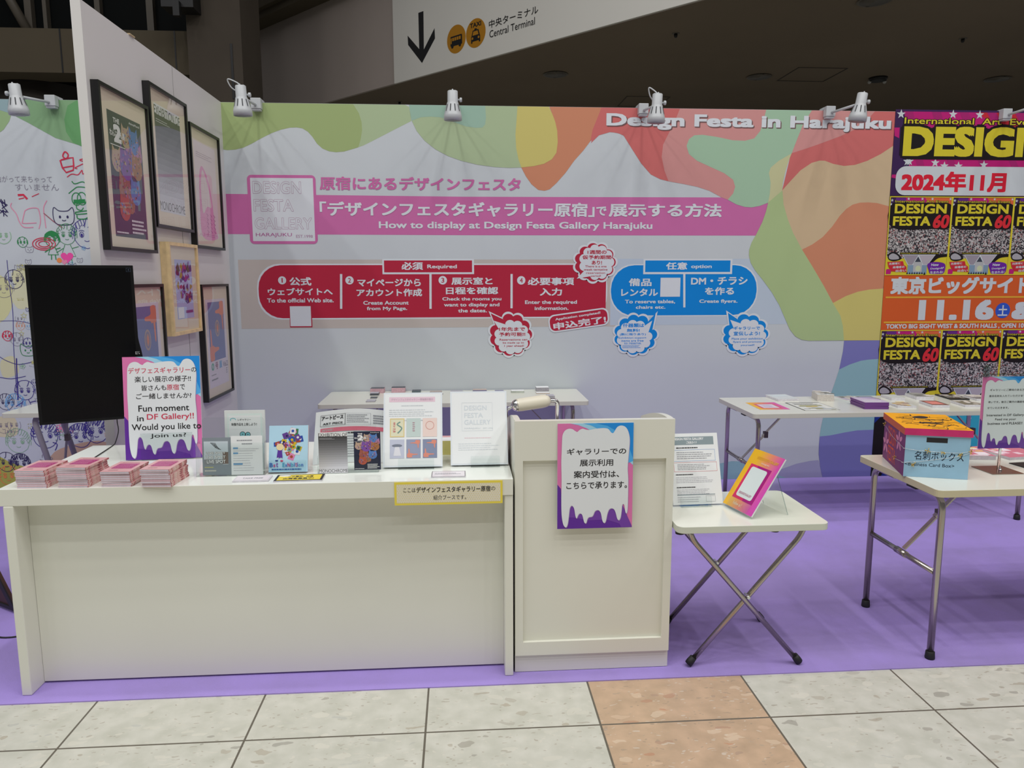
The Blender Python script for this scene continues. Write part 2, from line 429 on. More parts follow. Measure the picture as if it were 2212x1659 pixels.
S.fill(clampw([(1.005,2.707),(0.974,2.624),(0.943,2.547),(0.928,2.470),(0.968,2.501),(1.016,2.525),(1.072,2.535),(1.120,2.528),(1.167,2.618),(1.165,2.710)]), RED)
S.lay = 4
S.fill(clampw([(-0.329,2.705),(-0.321,2.630),(-0.314,2.593),(-0.282,2.526),(-0.229,2.462),(-0.156,2.406),(-0.071,2.362),(0.023,2.330),(0.133,2.305),(0.252,2.290),(0.355,2.285),(0.442,2.288),(0.530,2.298),(0.601,2.314),(0.657,2.345),(0.689,2.391),(0.698,2.460),(0.694,2.537),(0.680,2.597),(0.659,2.650),(0.635,2.703)]), GRN2)
S.lay = 5
S.fill(clampw([(0.415,2.700),(0.409,2.609),(0.401,2.511),(0.406,2.419),(0.422,2.343),(0.442,2.288),(0.530,2.298),(0.601,2.314),(0.657,2.345),(0.689,2.391),(0.698,2.460),(0.694,2.537),(0.680,2.597),(0.659,2.650),(0.635,2.703)]), YEL)
S.fill(clampw([(-0.331,2.705),(-0.321,2.623),(-0.314,2.594),(-0.253,2.618),(-0.183,2.623),(-0.114,2.619),(-0.075,2.603),(-0.005,2.582),(0.057,2.561),(0.127,2.552),(0.171,2.555),(0.190,2.576),(0.197,2.622),(0.191,2.704)]), TEAL)
S.lay = 3
S.fill(clampw([(1.563,2.704),(1.532,2.621),(1.486,2.528),(1.449,2.453),(1.441,2.369),(1.463,2.276),(1.495,2.201),(1.604,2.183),(1.704,2.164),(1.795,2.137),(1.886,2.091),(1.932,2.075),(2.104,2.157),(2.291,2.443),(2.193,2.712)]), ROSE)
S.fill(clampw([(2.506,2.716),(2.462,2.604),(2.427,2.510),(2.383,2.401),(2.492,2.435),(2.591,2.469),(2.739,2.523),(2.857,2.576),(2.934,2.638),(2.988,2.723)]), ROSE)
S.lay = 2
S.fill(clampw([(2.676,2.728),(2.383,2.401),(2.332,2.144),(2.705,2.257),(3.163,2.423),(3.180,2.735)]), RED)
S.lay = 4
S.fill(clampw([(2.186,2.712),(2.172,2.629),(2.150,2.554),(2.108,2.502),(2.039,2.485),(1.950,2.488),(1.840,2.509),(1.731,2.523),(1.672,2.519),(1.634,2.492),(1.618,2.446),(1.637,2.390),(1.698,2.344),(1.798,2.302),(1.899,2.260),(1.966,2.214),(1.983,2.166),(1.970,2.119),(1.932,2.075),(1.998,2.042),(2.059,2.025),(2.110,2.022),(2.170,2.032),(2.231,2.055),(2.241,2.120),(2.243,2.196),(2.295,2.349),(2.388,2.401),(2.427,2.510),(2.462,2.604),(2.521,2.717)]), MINT)
S.lay = 5
S.fill(clampw([(2.388,2.401),(2.295,2.349),(2.238,2.301),(2.227,2.263),(2.243,2.196),(2.241,2.120),(2.231,2.055),(2.332,2.140),(2.333,2.197),(2.349,2.283),(2.370,2.354)]), PALE)
S.fill(clampw([(3.181,2.461),(3.052,2.403),(2.953,2.354),(2.863,2.325),(2.782,2.317),(2.700,2.331),(2.638,2.352),(2.597,2.353),(2.538,2.336),(2.460,2.284),(2.393,2.212),(2.332,2.143),(2.347,2.025),(2.389,1.909),(2.446,1.802),(2.479,1.753),(2.547,1.635),(2.948,1.675),(3.218,1.970)]), TAN)
S.lay = 6
S.fill(clampw([(2.502,1.722),(2.576,1.758),(2.653,1.812),(2.720,1.888),(2.772,1.964),(2.817,2.013),(2.863,2.044),(2.918,2.059),(2.982,2.061),(3.046,2.057),(3.185,2.034),(3.195,1.449),(3.135,1.436),(3.033,1.430),(2.945,1.414),(2.857,1.383),(2.760,1.332),(2.682,1.458),(2.594,1.590),(2.533,1.674)]), ORG)
S.fill(clampw([(2.760,1.332),(2.857,1.383),(2.945,1.414),(3.033,1.430),(3.180,1.437),(3.183,1.052),(2.862,1.053),(2.847,1.160),(2.822,1.239)]), YEL)
S.fill(clampw([(2.864,1.051),(3.169,1.052),(3.180,0.910),(3.130,0.909),(3.065,0.907),(3.005,0.899),(2.915,0.870),(2.839,0.834),(2.860,0.971)]), PUR)
S.fill(clampw([(2.839,0.834),(2.915,0.870),(3.005,0.899),(3.065,0.907),(3.179,0.911),(3.180,0.368),(3.130,0.367),(3.010,0.365),(2.911,0.350),(2.797,0.329),(2.718,0.323),(2.724,0.391),(2.738,0.481),(2.753,0.548),(2.785,0.645),(2.810,0.727)]), AQUA)
S.fill(clampw([(2.718,0.323),(2.797,0.329),(2.911,0.350),(3.010,0.365),(3.180,0.368),(3.175,-0.010),(2.759,-0.005),(2.734,0.094),(2.718,0.186),(2.716,0.262)]), PUR)
S.lay = 2
S.fill(clampw([(2.397,0.062),(2.473,0.087),(2.548,0.113),(2.654,0.133),(2.720,0.138),(2.734,0.094),(2.760,-0.015),(2.401,-0.007)]), LAV)
S.lay = 3
S.fill(clampw([(1.687,-0.026),(1.791,0.062),(1.861,0.104),(1.914,0.121),(2.039,0.143),(2.147,0.138),(2.294,0.088),(2.406,0.027),(2.482,-0.043)]), AQUA)
# pink title band, step panels
S.lay = 1
S.fill(clampw([(-1.648,2.097),(0.031,2.086),(2.391,2.092),(2.405,1.822),(0.028,1.821),(-1.664,1.826)]), PINK)
S.rect(*[(-1.536,1.651),(1.133,1.170)][0], *[(-1.536,1.651),(1.133,1.170)][1], BEIGE)
S.rect(*[(1.090,1.656),(2.453,1.178)][0], *[(1.090,1.656),(2.453,1.178)][1], PBLUE)
S.lay = 7
S.fill(clampw([(2.333,2.142),(2.231,2.056),(2.218,1.992),(2.194,1.917),(2.155,1.834),(2.122,1.773),(2.106,1.720),(2.106,1.682),(2.121,1.628),(2.155,1.575),(2.222,1.498),(2.290,1.413),(2.351,1.319),(2.405,1.210),(2.441,1.139),(2.485,1.087),(2.535,1.061),(2.592,1.053),(2.862,1.053),(2.847,1.160),(2.822,1.239),(2.760,1.332),(2.682,1.458),(2.594,1.590),(2.502,1.722),(2.428,1.842),(2.383,1.940),(2.346,2.045)]), LEAF)
S.lay = 4
def wrr(c, r, m, grow=0.0):
    (ua, va), (ub, vb) = c
    S.fill(rrect(min(ua, ub)-grow, min(va, vb)-grow, max(ua, ub)+grow, max(va, vb)+grow, r), m)
wrr([(-1.446,2.225),(-0.983,1.759)], 0.03, PINK); S.lay = 5; wrr([(-1.425,2.205),(-1.001,1.778)], 0.004, WHT)
DUSTY = ink(150, 118, 140)
S.lay = 6
for body, box in (('DESiGN', [(-1.410,2.181),(-1.085,2.100)]), ('FESTA', [(-1.408,2.060),(-1.142,1.981)]), ('GALLERY', [(-1.407,1.937),(-1.019,1.860)])):
    S.text(body, box, WHT, 0.005, outline=DUSTY, ow=0.022)
S.text('HARAJUKU', [(-1.405,1.834),(-1.159,1.803)], ink(150, 84, 130), 0.01); S.text('EST.1998', [(-1.131,1.821),(-1.017,1.801)], ink(140, 100, 130), 0.005)
S.text('原宿にあるデザインフェスタ', [(-0.956,2.218),(0.438,2.126)], PINK, 0.035)
S.lay = 7
S.text('「デザインフェスタギャラリー原宿」', [(-0.962,2.049),(0.965,1.949)], WHT, 0.035)
S.text('で', [(0.977,2.023),(1.051,1.959)], WHT, 0.035); S.text('展示する方法', [(1.067,2.046),(1.890,1.952)], WHT, 0.035)
S.text('How to display at Design Festa Gallery Harajuku', [(-0.559,1.915),(1.386,1.853)], WHT, 0.03)
S.lay = 8
S.text('Design Festa in Harajuku', [(1.047,2.654),(3.120,2.547)], ink(96, 72, 72), 0.05); S.lay = 9
S.text('Design Festa in Harajuku', [(1.040,2.661),(3.113,2.553)], WHT, 0.045)
S.lay = 2; wrr([(-1.405,1.613),(1.056,1.243)], 0.16, WHT, 0.010)
S.fill(rrect(*[(0.688,1.522),(1.050,1.610)][0], *[(0.688,1.522),(1.050,1.610)][1], 0.0), WHT)
S.lay = 3; wrr([(-1.405,1.613),(1.056,1.243)], (0.06, 0.02, 0.16, 0.16), CRIM)
S.lay = 2; wrr([(1.093,1.610),(2.175,1.248)], 0.17, WHT, 0.008); S.lay = 3; wrr([(1.093,1.610),(2.175,1.248)], 0.17, BLUE)
S.lay = 4
wrr([(-0.542,1.657),(0.104,1.549)], 0.0, WHT); wrr([(1.327,1.656),(1.985,1.546)], 0.0, WHT)
S.lay = 5
wrr([(-0.530,1.645),(0.090,1.562)], 0.0, CRIM); wrr([(1.341,1.644),(1.970,1.561)], 0.0, BLUE)
S.lay = 5
for a in ([(-0.831,1.551),(-0.839,1.307)], [(-0.205,1.553),(-0.209,1.304)], [(0.372,1.549),(0.371,1.305)], [(1.630,1.550),(1.638,1.305)]):
    S.stroke([(a[0][0], a[0][1]), (a[1][0], a[1][1])], 0.016, WHT)
S.lay = 6
for body, box, w in (('必須', [(-0.408,1.634),(-0.257,1.579)], .035), ('Required', [(-0.227,1.616),(-0.018,1.582)], .03), ('任意', [(1.494,1.631),(1.650,1.578)], .035), ('option', [(1.679,1.613),(1.832,1.581)], .03),
    ('公式', [(-1.190,1.529),(-1.039,1.471)], .035), ('ウェブサイトへ', [(-1.343,1.455),(-0.894,1.404)], .035), ('To the official Web site.', [(-1.350,1.383),(-0.889,1.353)], .03),
    ('マイページから', [(-0.719,1.517),(-0.275,1.464)], .035), ('アカウント作成', [(-0.728,1.447),(-0.267,1.393)], .035), ('Create Account', [(-0.683,1.362),(-0.363,1.335)], .03), ('from My Page.', [(-0.659,1.321),(-0.375,1.289)], .03),
    ('展示室と', [(-0.058,1.527),(0.235,1.474)], .035), ('日程を確認', [(-0.098,1.458),(0.275,1.406)], .035), ('Check the rooms you', [(-0.124,1.386),(0.298,1.355)], .03), ('want to display and', [(-0.113,1.345),(0.284,1.312)], .03), ('the dates.', [(-0.013,1.303),(0.194,1.277)], .03),
    ('必要事項', [(0.488,1.524),(0.823,1.469)], .035), ('入力', [(0.575,1.449),(0.736,1.394)], .035), ('Enter the required', [(0.468,1.361),(0.845,1.327)], .03), ('information.', [(0.538,1.317),(0.784,1.291)], .03),
    ('備品', [(1.223,1.516),(1.390,1.460)], .035), ('レンタル', [(1.168,1.443),(1.439,1.388)], .035), ('To reserve tables,', [(1.197,1.362),(1.568,1.332)], .03), ('chairs etc.', [(1.278,1.320),(1.497,1.296)], .03),
    ('DM・チラシ', [(1.682,1.525),(2.103,1.468)], .035), ('を作る', [(1.788,1.451),(2.005,1.395)], .035), ('Create flyers.', [(1.748,1.362),(2.034,1.330)], .03)):
    S.text(body, box, WHT, w)
for d, c in (('1', [(-1.240,1.508),(-1.212,1.508)]), ('2', [(-0.774,1.507),(-0.745,1.507)]), ('3', [(-0.119,1.506),(-0.089,1.505)]), ('4', [(0.441,1.504),(0.471,1.504)])):
    (cx, cz), (ex, ez) = c; rr = ex-cx
    S.lay = 6; S.fill(ell(cx, cz, rr), WHT); S.lay = 7
    wd_ = rr*(0.16 if d == '1' else 0.36); S.text(d, [(cx-wd_, cz-rr*0.58), (cx+wd_, cz+rr*0.58)], CRIM, 0.02)
S.lay = 5; wrr([(-1.200,1.330),(-1.044,1.178)], 0.0, CRIM); S.lay = 6; wrr([(-1.196,1.327),(-1.051,1.186)], 0.0, WHT); wrr([(1.456,1.520),(1.603,1.383)], 0.0, WHT)
def cloud_pts(cx, cz, rx, rz, n=11, ph=0.3, tail=None):
    out = []
    for i in range(n):
        a0 = 2*PI*i/n+ph; a1 = 2*PI*(i+1)/n+ph; am = (a0+a1)/2
        if tail and abs((am-tail[0]+PI) % (2*PI)-PI) < PI/n+1e-3:
            out += [(cx+rx*0.9*math.cos(a0), cz+rz*0.9*math.sin(a0)), (cx+tail[1]*math.cos(tail[0]), cz+tail[1]*math.sin(tail[0]))]
            continue
        lx, lz = cx+rx*0.82*math.cos(am), cz+rz*0.82*math.sin(am); rl = 0.30
        for k in range(9):
            b = a0-0.95+(a1-a0+1.9)*k/8
            b = am+(b-am)*1.0
            out.append((lx+rx*rl*math.cos(b), lz+rz*rl*math.sin(b)))
    return out
def bubble(box, inner, m, tout, tin, lines):
    (ua, va), (ub, vb) = box; cx, cz, rx, rz = (ua+ub)/2, (va+vb)/2, abs(ub-ua)/2*0.90, abs(va-vb)/2*0.90
    S.lay = 8; S.fill(cloud_pts(cx, cz, rx+0.014, rz+0.014, tail=tout), WHT)
    S.lay = 9; S.fill(cloud_pts(cx, cz, rx, rz, tail=(tout[0], tout[1]-0.022) if tout else None), m)
    (ua, va), (ub, vb) = inner; cx, cz, rx, rz = (ua+ub)/2, (va+vb)/2, abs(ub-ua)/2*0.92, abs(va-vb)/2*0.92
    S.lay = 10; S.fill(cloud_pts(cx, cz, rx, rz, tail=tin), WHT)
    S.lay = 11
    for body, bx, w in lines: S.text(body, bx, m, w)
bubble([(0.825,1.767),(1.123,1.494)], [(0.860,1.754),(1.110,1.508)], CRIM, None, (math.radians(219), 0.185), [('1週間の', [(0.918,1.717),(1.056,1.689)], .03), ('仮予約期間', [(0.881,1.681),(1.090,1.653)], .03), ('あり!', [(0.949,1.643),(1.023,1.615)], .03),
    ('There is a one', [(0.902,1.610),(1.057,1.595)], .02), ('week tentative', [(0.892,1.587),(1.065,1.572)], .02), ('reservation', [(0.910,1.562),(1.048,1.549)], .02), ('period!', [(0.944,1.541),(1.018,1.524)], .02)])
bubble([(0.212,1.266),(0.519,0.962)], [(0.247,1.219),(0.502,0.975)], CRIM, (math.radians(133), 0.235), (math.radians(138), 0.18), [('1年先まで', [(0.280,1.170),(0.468,1.141)], .03), ('予約可能!!', [(0.280,1.132),(0.470,1.104)], .03),
    ('Reservations can', [(0.283,1.087),(0.485,1.072)], .02), ('be made up to', [(0.307,1.063),(0.461,1.047)], .02), ('1 year ahead!', [(0.317,1.041),(0.460,1.023)], .02)])
bubble([(1.121,1.254),(1.440,0.960)], [(1.142,1.213),(1.402,0.974)], BLUE, (math.radians(47), 0.235), (math.radians(42), 0.175), [('什器類は', [(1.184,1.191),(1.342,1.162)], .03), ('無料!', [(1.215,1.152),(1.310,1.128)], .03), ('(数に限りあり)', [(1.164,1.120),(1.357,1.100)], .03),
    ('Exhibition support', [(1.155,1.093),(1.361,1.075)], .02), ('items are free', [(1.176,1.073),(1.341,1.056)], .02), ('to reserve.', [(1.197,1.052),(1.326,1.038)], .02)])
S.greek(*[(1.184,1.008),(1.328,1.034)][0], *[(1.184,1.008),(1.328,1.034)][1], 3, BLUE, 0.4, 3)
bubble([(1.934,1.253),(2.277,0.955)], [(1.978,1.215),(2.259,0.969)], BLUE, (math.radians(131), 0.235), (math.radians(138), 0.18), [('ギャラリーで', [(2.013,1.164),(2.212,1.137)], .03), ('宣伝しよう!', [(2.014,1.126),(2.214,1.096)], .03),
    ('Place your exhibition', [(2.001,1.080),(2.240,1.061)], .02), ('flyers and promote', [(2.012,1.056),(2.229,1.039)], .02), ('yourself!', [(2.071,1.031),(2.176,1.015)], .02)])
S.lay = 8
bc, bw = [(0.860,1.217),(1.077,1.216)], 0.215
def rot_rr(c, hw, hh, r, a):
    return [(c[0]+p[0]*math.cos(a)-p[1]*math.sin(a), c[1]+p[0]*math.sin(a)+p[1]*math.cos(a)) for p in rrect(-hw, -hh, hw, hh, r)]
S.fill(rot_rr(bc[0], 0.222, 0.064, 0.045, 0.135), WHT); S.lay = 9; S.fill(rot_rr(bc[0], 0.212, 0.054, 0.04, 0.135), CRIM); S.lay = 10
S.text('Application completed!', [(0.687,1.256),(1.019,1.234)], WHT, 0.03, rot=0.145); S.text('申込完了!', [(0.673,1.223),(1.061,1.170)], WHT, 0.035, rot=0.135)

# marker drawings on the stretch of wall left of the partition
S.lay = 2
S.fill(clampw([(-4.217,2.781),(-4.262,2.433),(-3.754,2.350),(-3.392,2.471),(-3.087,2.593),(-2.956,2.606),(-2.855,2.552),(-2.686,2.455),(-2.496,2.397),(-2.333,2.363),(-2.304,2.751)]), ink(110, 142, 106))
S.lay = 3
S.fill(clampw([(-2.423,2.749),(-2.529,2.724),(-2.590,2.664),(-2.619,2.575),(-2.614,2.495),(-2.575,2.426),(-2.482,2.385),(-2.333,2.363),(-2.304,2.751)]), ink(88, 136, 88))
S.fill(clampw([(-3.373,2.648),(-3.080,2.658),(-2.953,2.607),(-2.972,2.559),(-3.013,2.505),(-3.085,2.457),(-3.395,2.442)]), ink(128, 152, 112))
S.lay = 4
S.fill(clampw([(-4.217,2.781),(-4.243,2.579),(-3.201,2.621),(-3.025,2.629),(-2.953,2.607),(-2.962,2.727)]), ink(124, 146, 150))
RD = random.Random(11)
PEN = {'blue': ink(52, 44, 116), 'navy': ink(44, 40, 76), 'grey': ink(112, 108, 122), 'red': ink(176, 44, 68), 'pink': ink(196, 120, 146), 'green': ink(40, 116, 66), 'lgreen': ink(120, 160, 124), 'yel': ink(172, 168, 74), 'sky': ink(104, 152, 190), 'org': ink(196, 120, 70), 'hot': ink(214, 70, 140)}
def arc(cx, cz, rx, rz, a0, a1, n=14): return [(cx+rx*math.cos(a0+(a1-a0)*i/n), cz+rz*math.sin(a0+(a1-a0)*i/n)) for i in range(n+1)]
def wob(pts, k): return [(x+RD.uniform(-k, k), z+RD.uniform(-k, k)) for x, z in pts]
def doodle_face(cx, cz, r, m, w, hair=0, fillhair=None):
    w *= .72
    S.lay = 5
    S.stroke(wob(arc(cx, cz, r, r*1.08, 2.6, 6.8), r*0.02), w, m)
    for sx in (-1, 1):
        S.stroke(arc(cx+sx*r*0.38, cz, r*0.16, r*0.22, 0, 2*PI, 10), w, m); S.fill(ell(cx+sx*r*0.38, cz-r*0.04, r*0.09, r*0.14, 8), m)
        S.stroke(arc(cx+sx*r*0.38, cz+r*0.2, r*0.24, r*0.14, 0.5, 2.6, 6), w, m)
    S.stroke(arc(cx, cz-r*0.42, r*0.2, r*0.12, 3.4, 6.0, 6), w, m)
    if fillhair: S.fill(smooth([(cx-r*1.05, cz-r*.1), (cx-r*1.0, cz+r*.8), (cx, cz+r*1.35), (cx+r*1.0, cz+r*.8), (cx+r*1.05, cz-r*.1), (cx+r*.6, cz+r*.5), (cx+r*.1, cz+r*.35), (cx-r*.3, cz+r*.6), (cx-r*.7, cz+r*.3)], 3), fillhair)
    for i in range(hair):
        a = 0.1+2.95*i/max(1, hair-1)
        S.stroke(wob([(cx+r*1.15*math.cos(a), cz+r*1.22*math.sin(a)), (cx+r*0.95*math.cos(a+.1), cz+r*(0.95*math.sin(a)-0.18)), (cx+r*0.8*math.cos(a+.15), cz+r*(0.7*math.sin(a)-0.1))], r*0.1), w*1.2, m)
    if hair: S.stroke(wob(arc(cx, cz, r*1.15, r*1.25, -0.3, 3.44, 18), r*0.03), w, m)
def scribble(cx, cz, sx, sz, m, w, rows=2):
    S.lay = 5
    for j in range(rows):
        n = RD.randint(4, 8); z = cz-j*sz*1.5
        for i in range(n):
            x = cx+sx*i/n
            S.stroke([(x+RD.uniform(-.3, .6)*sx/n, z+RD.uniform(-.5, .5)*sz) for _ in range(4)], w, m)
def doodle_cat(cx, cz, r, m, w):
    S.lay = 5
    S.stroke(smooth([(cx-r, cz+r*1.1), (cx-r*.45, cz+r*.75), (cx+r*.45, cz+r*.75), (cx+r, cz+r*1.1), (cx+r*1.1, cz), (cx+r*.7, cz-r*.7), (cx-r*.7, cz-r*.7), (cx-r*1.1, cz)], 4), w, m, True)
    for sx in (-1, 1): S.fill(ell(cx+sx*r*.4, cz+r*.1, r*.12, r*.16, 8), m)
    S.stroke(arc(cx, cz-r*.2, r*.2, r*.12, 3.3, 6.1, 6), w, m)
def doodle_body(cx, cz, r, m, w):
    S.stroke([(cx-r*.3, cz-r*1.1), (cx-r*.8, cz-r*2.4), (cx+r*.8, cz-r*2.4), (cx+r*.3, cz-r*1.1)], w, m); S.stroke([(cx-r*.5, cz-r*1.5), (cx-r*1.3, cz-r*2.0)], w, m); S.stroke([(cx+r*.5, cz-r*1.5), (cx+r*1.2, cz-r*1.3)], w, m)
    S.stroke([(cx-r*.3, cz-r*2.4), (cx-r*.35, cz-r*3.2)], w, m); S.stroke([(cx+r*.3, cz-r*2.4), (cx+r*.35, cz-r*3.2)], w, m)
def flower(cx, cz, r, m, w):
    for i in range(5): S.stroke(arc(cx+r*.6*math.cos(i*1.257), cz+r*.6*math.sin(i*1.257), r*.4, r*.4, 0, 2*PI, 9), w, m)
    S.fill(ell(cx, cz, r*.25, n=8), m)
def heart(cx, cz, r): return [(cx+r*0.062*16*math.sin(t_)**3, cz+r*0.062*(13*math.cos(t_)-5*math.cos(2*t_)-2*math.cos(3*t_)-math.cos(4*t_))) for t_ in [2*PI*i/24 for i in range(24)]]
# washes of colour low on the wall
S.lay = 1
for pts, m in (([(-3.501,0.273),(-3.282,0.286),(-3.177,0.233),(-3.065,0.191),(-2.985,0.094),(-2.972,-0.111),(-3.539,-0.097)], ink(150, 150, 72)), ([(-2.906,0.278),(-2.741,0.359),(-2.518,0.372),(-2.434,0.218),(-2.890,0.092)], ink(166, 140, 120)), ([(-3.250,1.546),(-3.100,1.530),(-3.052,1.404),(-3.127,1.246),(-3.283,1.215)], ink(180, 180, 136)), ([(-3.052,1.561),(-2.958,1.592),(-2.921,1.498),(-3.017,1.451)], ink(180, 180, 146)),
               ([(-3.046,1.467),(-2.934,1.492),(-2.919,1.356),(-3.017,1.315),(-3.061,1.373)], ink(181, 181, 150)), ([(-3.180,0.958),(-3.091,0.989),(-3.070,0.876),(-3.172,0.845)], ink(182, 181, 146)), ([(-3.256,0.551),(-3.130,0.566),(-3.124,0.433),(-3.267,0.435)], ink(182, 176, 146))):
    S.fill(smooth(pts, 4), m)
S.lay = 5
def wst(pts, w, m, sm=4, closed=False): S.stroke(smooth(pts, sm, closed) if sm else pts, w, m, closed)
wst([(-2.668,2.312),(-2.657,2.262),(-2.635,2.231),(-2.588,2.247),(-2.583,2.275),(-2.583,2.329),(-2.622,2.323),(-2.663,2.312)], .010, PEN['red'], 0); wst([(-2.657,2.262),(-2.583,2.275)], .008, PEN['red'], 0); wst([(-2.632,2.319),(-2.648,2.338),(-2.633,2.366),(-2.614,2.351),(-2.616,2.333),(-2.630,2.319)], .009, PEN['red'])
wst([(-2.500,2.324),(-2.542,2.314),(-2.507,2.299),(-2.534,2.283),(-2.576,2.262),(-2.561,2.257)], .006, PEN['red']); wst([(-2.632,2.201),(-2.600,2.221),(-2.560,2.217),(-2.532,2.247),(-2.529,2.222),(-2.507,2.237)], .006, PEN['red'])
S.text('曲がって来ちゃって', [(-3.095,2.208),(-2.732,2.164)], PEN['grey'], -0.012); S.text('すいません', [(-2.975,2.155),(-2.691,2.111)], PEN['grey'], -0.012)
# a long-nosed green face, a pink figure, portraits
wst([(-2.604,2.175),(-2.585,2.157),(-2.533,2.171),(-2.499,2.145)], .006, PEN['green']); wst([(-2.631,2.093),(-2.598,2.119),(-2.566,2.137),(-2.500,2.132)], .006, PEN['green'])
for cx_ in ([(-2.583,2.057)], [(-2.547,2.060)]): S.stroke(arc(cx_[0][0], cx_[0][1], .030, .042, 0, 2*PI), .006, PEN['green']); S.rect(cx_[0][0]-.02, cx_[0][1]-.03, cx_[0][0]+.02, cx_[0][1]-.004, PEN['green'])
wst([(-2.544,2.031),(-2.581,2.026),(-2.586,1.995),(-2.559,1.982),(-2.542,2.000)], .006, PEN['green']); wst([(-2.598,1.969),(-2.513,1.980),(-2.509,1.964),(-2.589,1.956),(-2.598,1.969)], .007, PEN['green']); wst([(-2.589,1.951),(-2.584,1.927),(-2.538,1.925),(-2.505,1.946)], .007, PEN['green'])
wst([(-2.926,1.978),(-2.894,1.994),(-2.848,1.996),(-2.834,1.978),(-2.830,1.911),(-2.845,1.859)], .005, PEN['pink']); wst([(-2.926,1.978),(-2.947,1.911),(-2.943,1.895),(-2.857,1.898)], .005, PEN['pink']); wst([(-3.007,2.029),(-3.014,2.003),(-2.983,1.957),(-2.968,1.905),(-2.941,1.869),(-2.880,1.869)], .005, PEN['pink']); wst([(-2.777,2.046),(-2.802,1.999),(-2.802,1.937),(-2.799,1.864)], .005, PEN['pink']); wst([(-2.805,1.963),(-2.749,1.911),(-2.691,1.865)], .006, ink(136, 80, 90), 0)
wst([(-2.962,2.081),(-2.926,2.083),(-2.903,2.055)], .014, PEN['red'], 0); wst([(-2.959,2.055),(-2.923,2.063)], .006, PEN['red'], 0); wst([(-2.872,2.071),(-2.824,2.092)], .005, PEN['red'], 0)
doodle_cat(*[(-2.676,1.932)][0], .062, PEN['navy'], .005); doodle_face(*[(-2.536,1.820)][0], .085, PEN['blue'], .005, 16); doodle_face(*[(-2.766,1.786)][0], .045, PEN['green'], .006, 8, PEN['green']); doodle_body(*[(-2.766,1.786)][0], .042, PEN['green'], .006)
doodle_face(*[(-2.667,1.818)][0], .06, PEN['green'], .004, 10); doodle_body(*[(-2.667,1.818)][0], .06, PEN['green'], .004); doodle_face(*[(-3.081,1.812)][0], .05, PEN['lgreen'], .005); doodle_face(*[(-2.960,1.767)][0], .03, PEN['green'], .005, 4)
for r_ in (0.075, 0.055, 0.035): S.stroke([(p[0], p[1]) for p in ell(*[(-2.821,1.757)][0], r_, r_*.55, 20)], .006, PEN['red'], True)
S.fill(heart(*[(-2.677,1.668)][0], .042), PEN['hot']); S.fill(heart(*[(-2.698,1.636)][0], .02), PEN['pink']); S.fill(ell(*[(-2.730,1.647)][0], .017), PEN['org'])
for i in range(14): S.stroke(wob([(-3.071,2.039),(-3.053,2.024)], .02) if i % 2 else wob([(-3.071,1.988),(-3.048,1.967)], .03), .006, PEN['navy'])
doodle_face(*[(-3.168,0.457)][0], .03, PEN['grey'], .003); doodle_face(*[(-3.134,0.505)][0], .045, PEN['grey'], .003); doodle_face(*[(-3.205,0.502)][0], .05, PEN['grey'], .003); doodle_face(*[(-3.117,0.386)][0], .075, PEN['lgreen'], .004, 14)
doodle_face(*[(-2.930,0.427)][0], .085, PEN['blue'], .006, 18); doodle_face(*[(-2.693,0.418)][0], .075, PEN['blue'], .006, 22); doodle_face(*[(-2.581,0.452)][0], .078, PEN['blue'], .006, 26); doodle_face(*[(-2.759,0.477)][0], .06, PEN['grey'], .004)
doodle_face(*[(-3.210,0.237)][0], .06, PEN['navy'], .005, 5); doodle_face(*[(-3.115,0.226)][0], .06, PEN['navy'], .006, 22); doodle_face(*[(-3.206,0.138)][0], .06, PEN['org'], .007, 6)
doodle_face(*[(-3.038,0.748)][0], .06, PEN['blue'], .005, 4); doodle_body(*[(-3.038,0.748)][0], .055, PEN['blue'], .005); doodle_face(*[(-3.175,0.668)][0], .05, PEN['navy'], .004, 8); doodle_face(*[(-3.110,0.654)][0], .06, PEN['sky'], .006, 14)
wst([(-2.965,0.268),(-2.959,0.290),(-2.918,0.276),(-2.895,0.257),(-2.934,0.240),(-2.983,0.255)], .004, PEN['grey']); wst([(-2.884,0.377),(-2.856,0.364),(-2.863,0.337),(-2.873,0.319)], .006, PEN['blue']); flower(*[(-2.824,0.478)][0], .03, PEN['pink'], .005); scribble(*[(-2.857,0.457)][0], .09, .02, PEN['lgreen'], .004, 3)
wst([(-3.074,0.977),(-3.080,0.892),(-3.087,0.745),(-3.091,0.684)], .008, PEN['blue']); wst([(-3.159,1.235),(-3.043,1.235),(-2.945,1.210),(-2.856,1.152)], .003, PEN['blue']); wst([(-3.183,0.988),(-3.139,0.959),(-3.063,0.934),(-2.976,0.949)], .004, PEN['blue']); wst([(-3.197,0.845),(-3.120,0.834),(-3.024,0.851)], .004, PEN['blue'])
wst([(-3.073,1.649),(-3.073,1.491),(-3.068,1.299),(-3.085,1.057),(-3.094,0.770)], .004, PEN['blue'])
doodle_face(*[(-3.038,1.515)][0], .055, PEN['navy'], .005, 3); doodle_face(*[(-3.114,1.459)][0], .06, PEN['grey'], .003, 4); doodle_cat(*[(-2.992,1.027)][0], .045, PEN['green'], .004); doodle_face(*[(-3.119,1.130)][0], .03, PEN['red'], .006, 6); doodle_face(*[(-3.059,1.105)][0], .04, PEN['grey'], .003, 5); doodle_face(*[(-2.987,1.080)][0], .03, PEN['blue'], .004, 3)
keys = list(PEN)
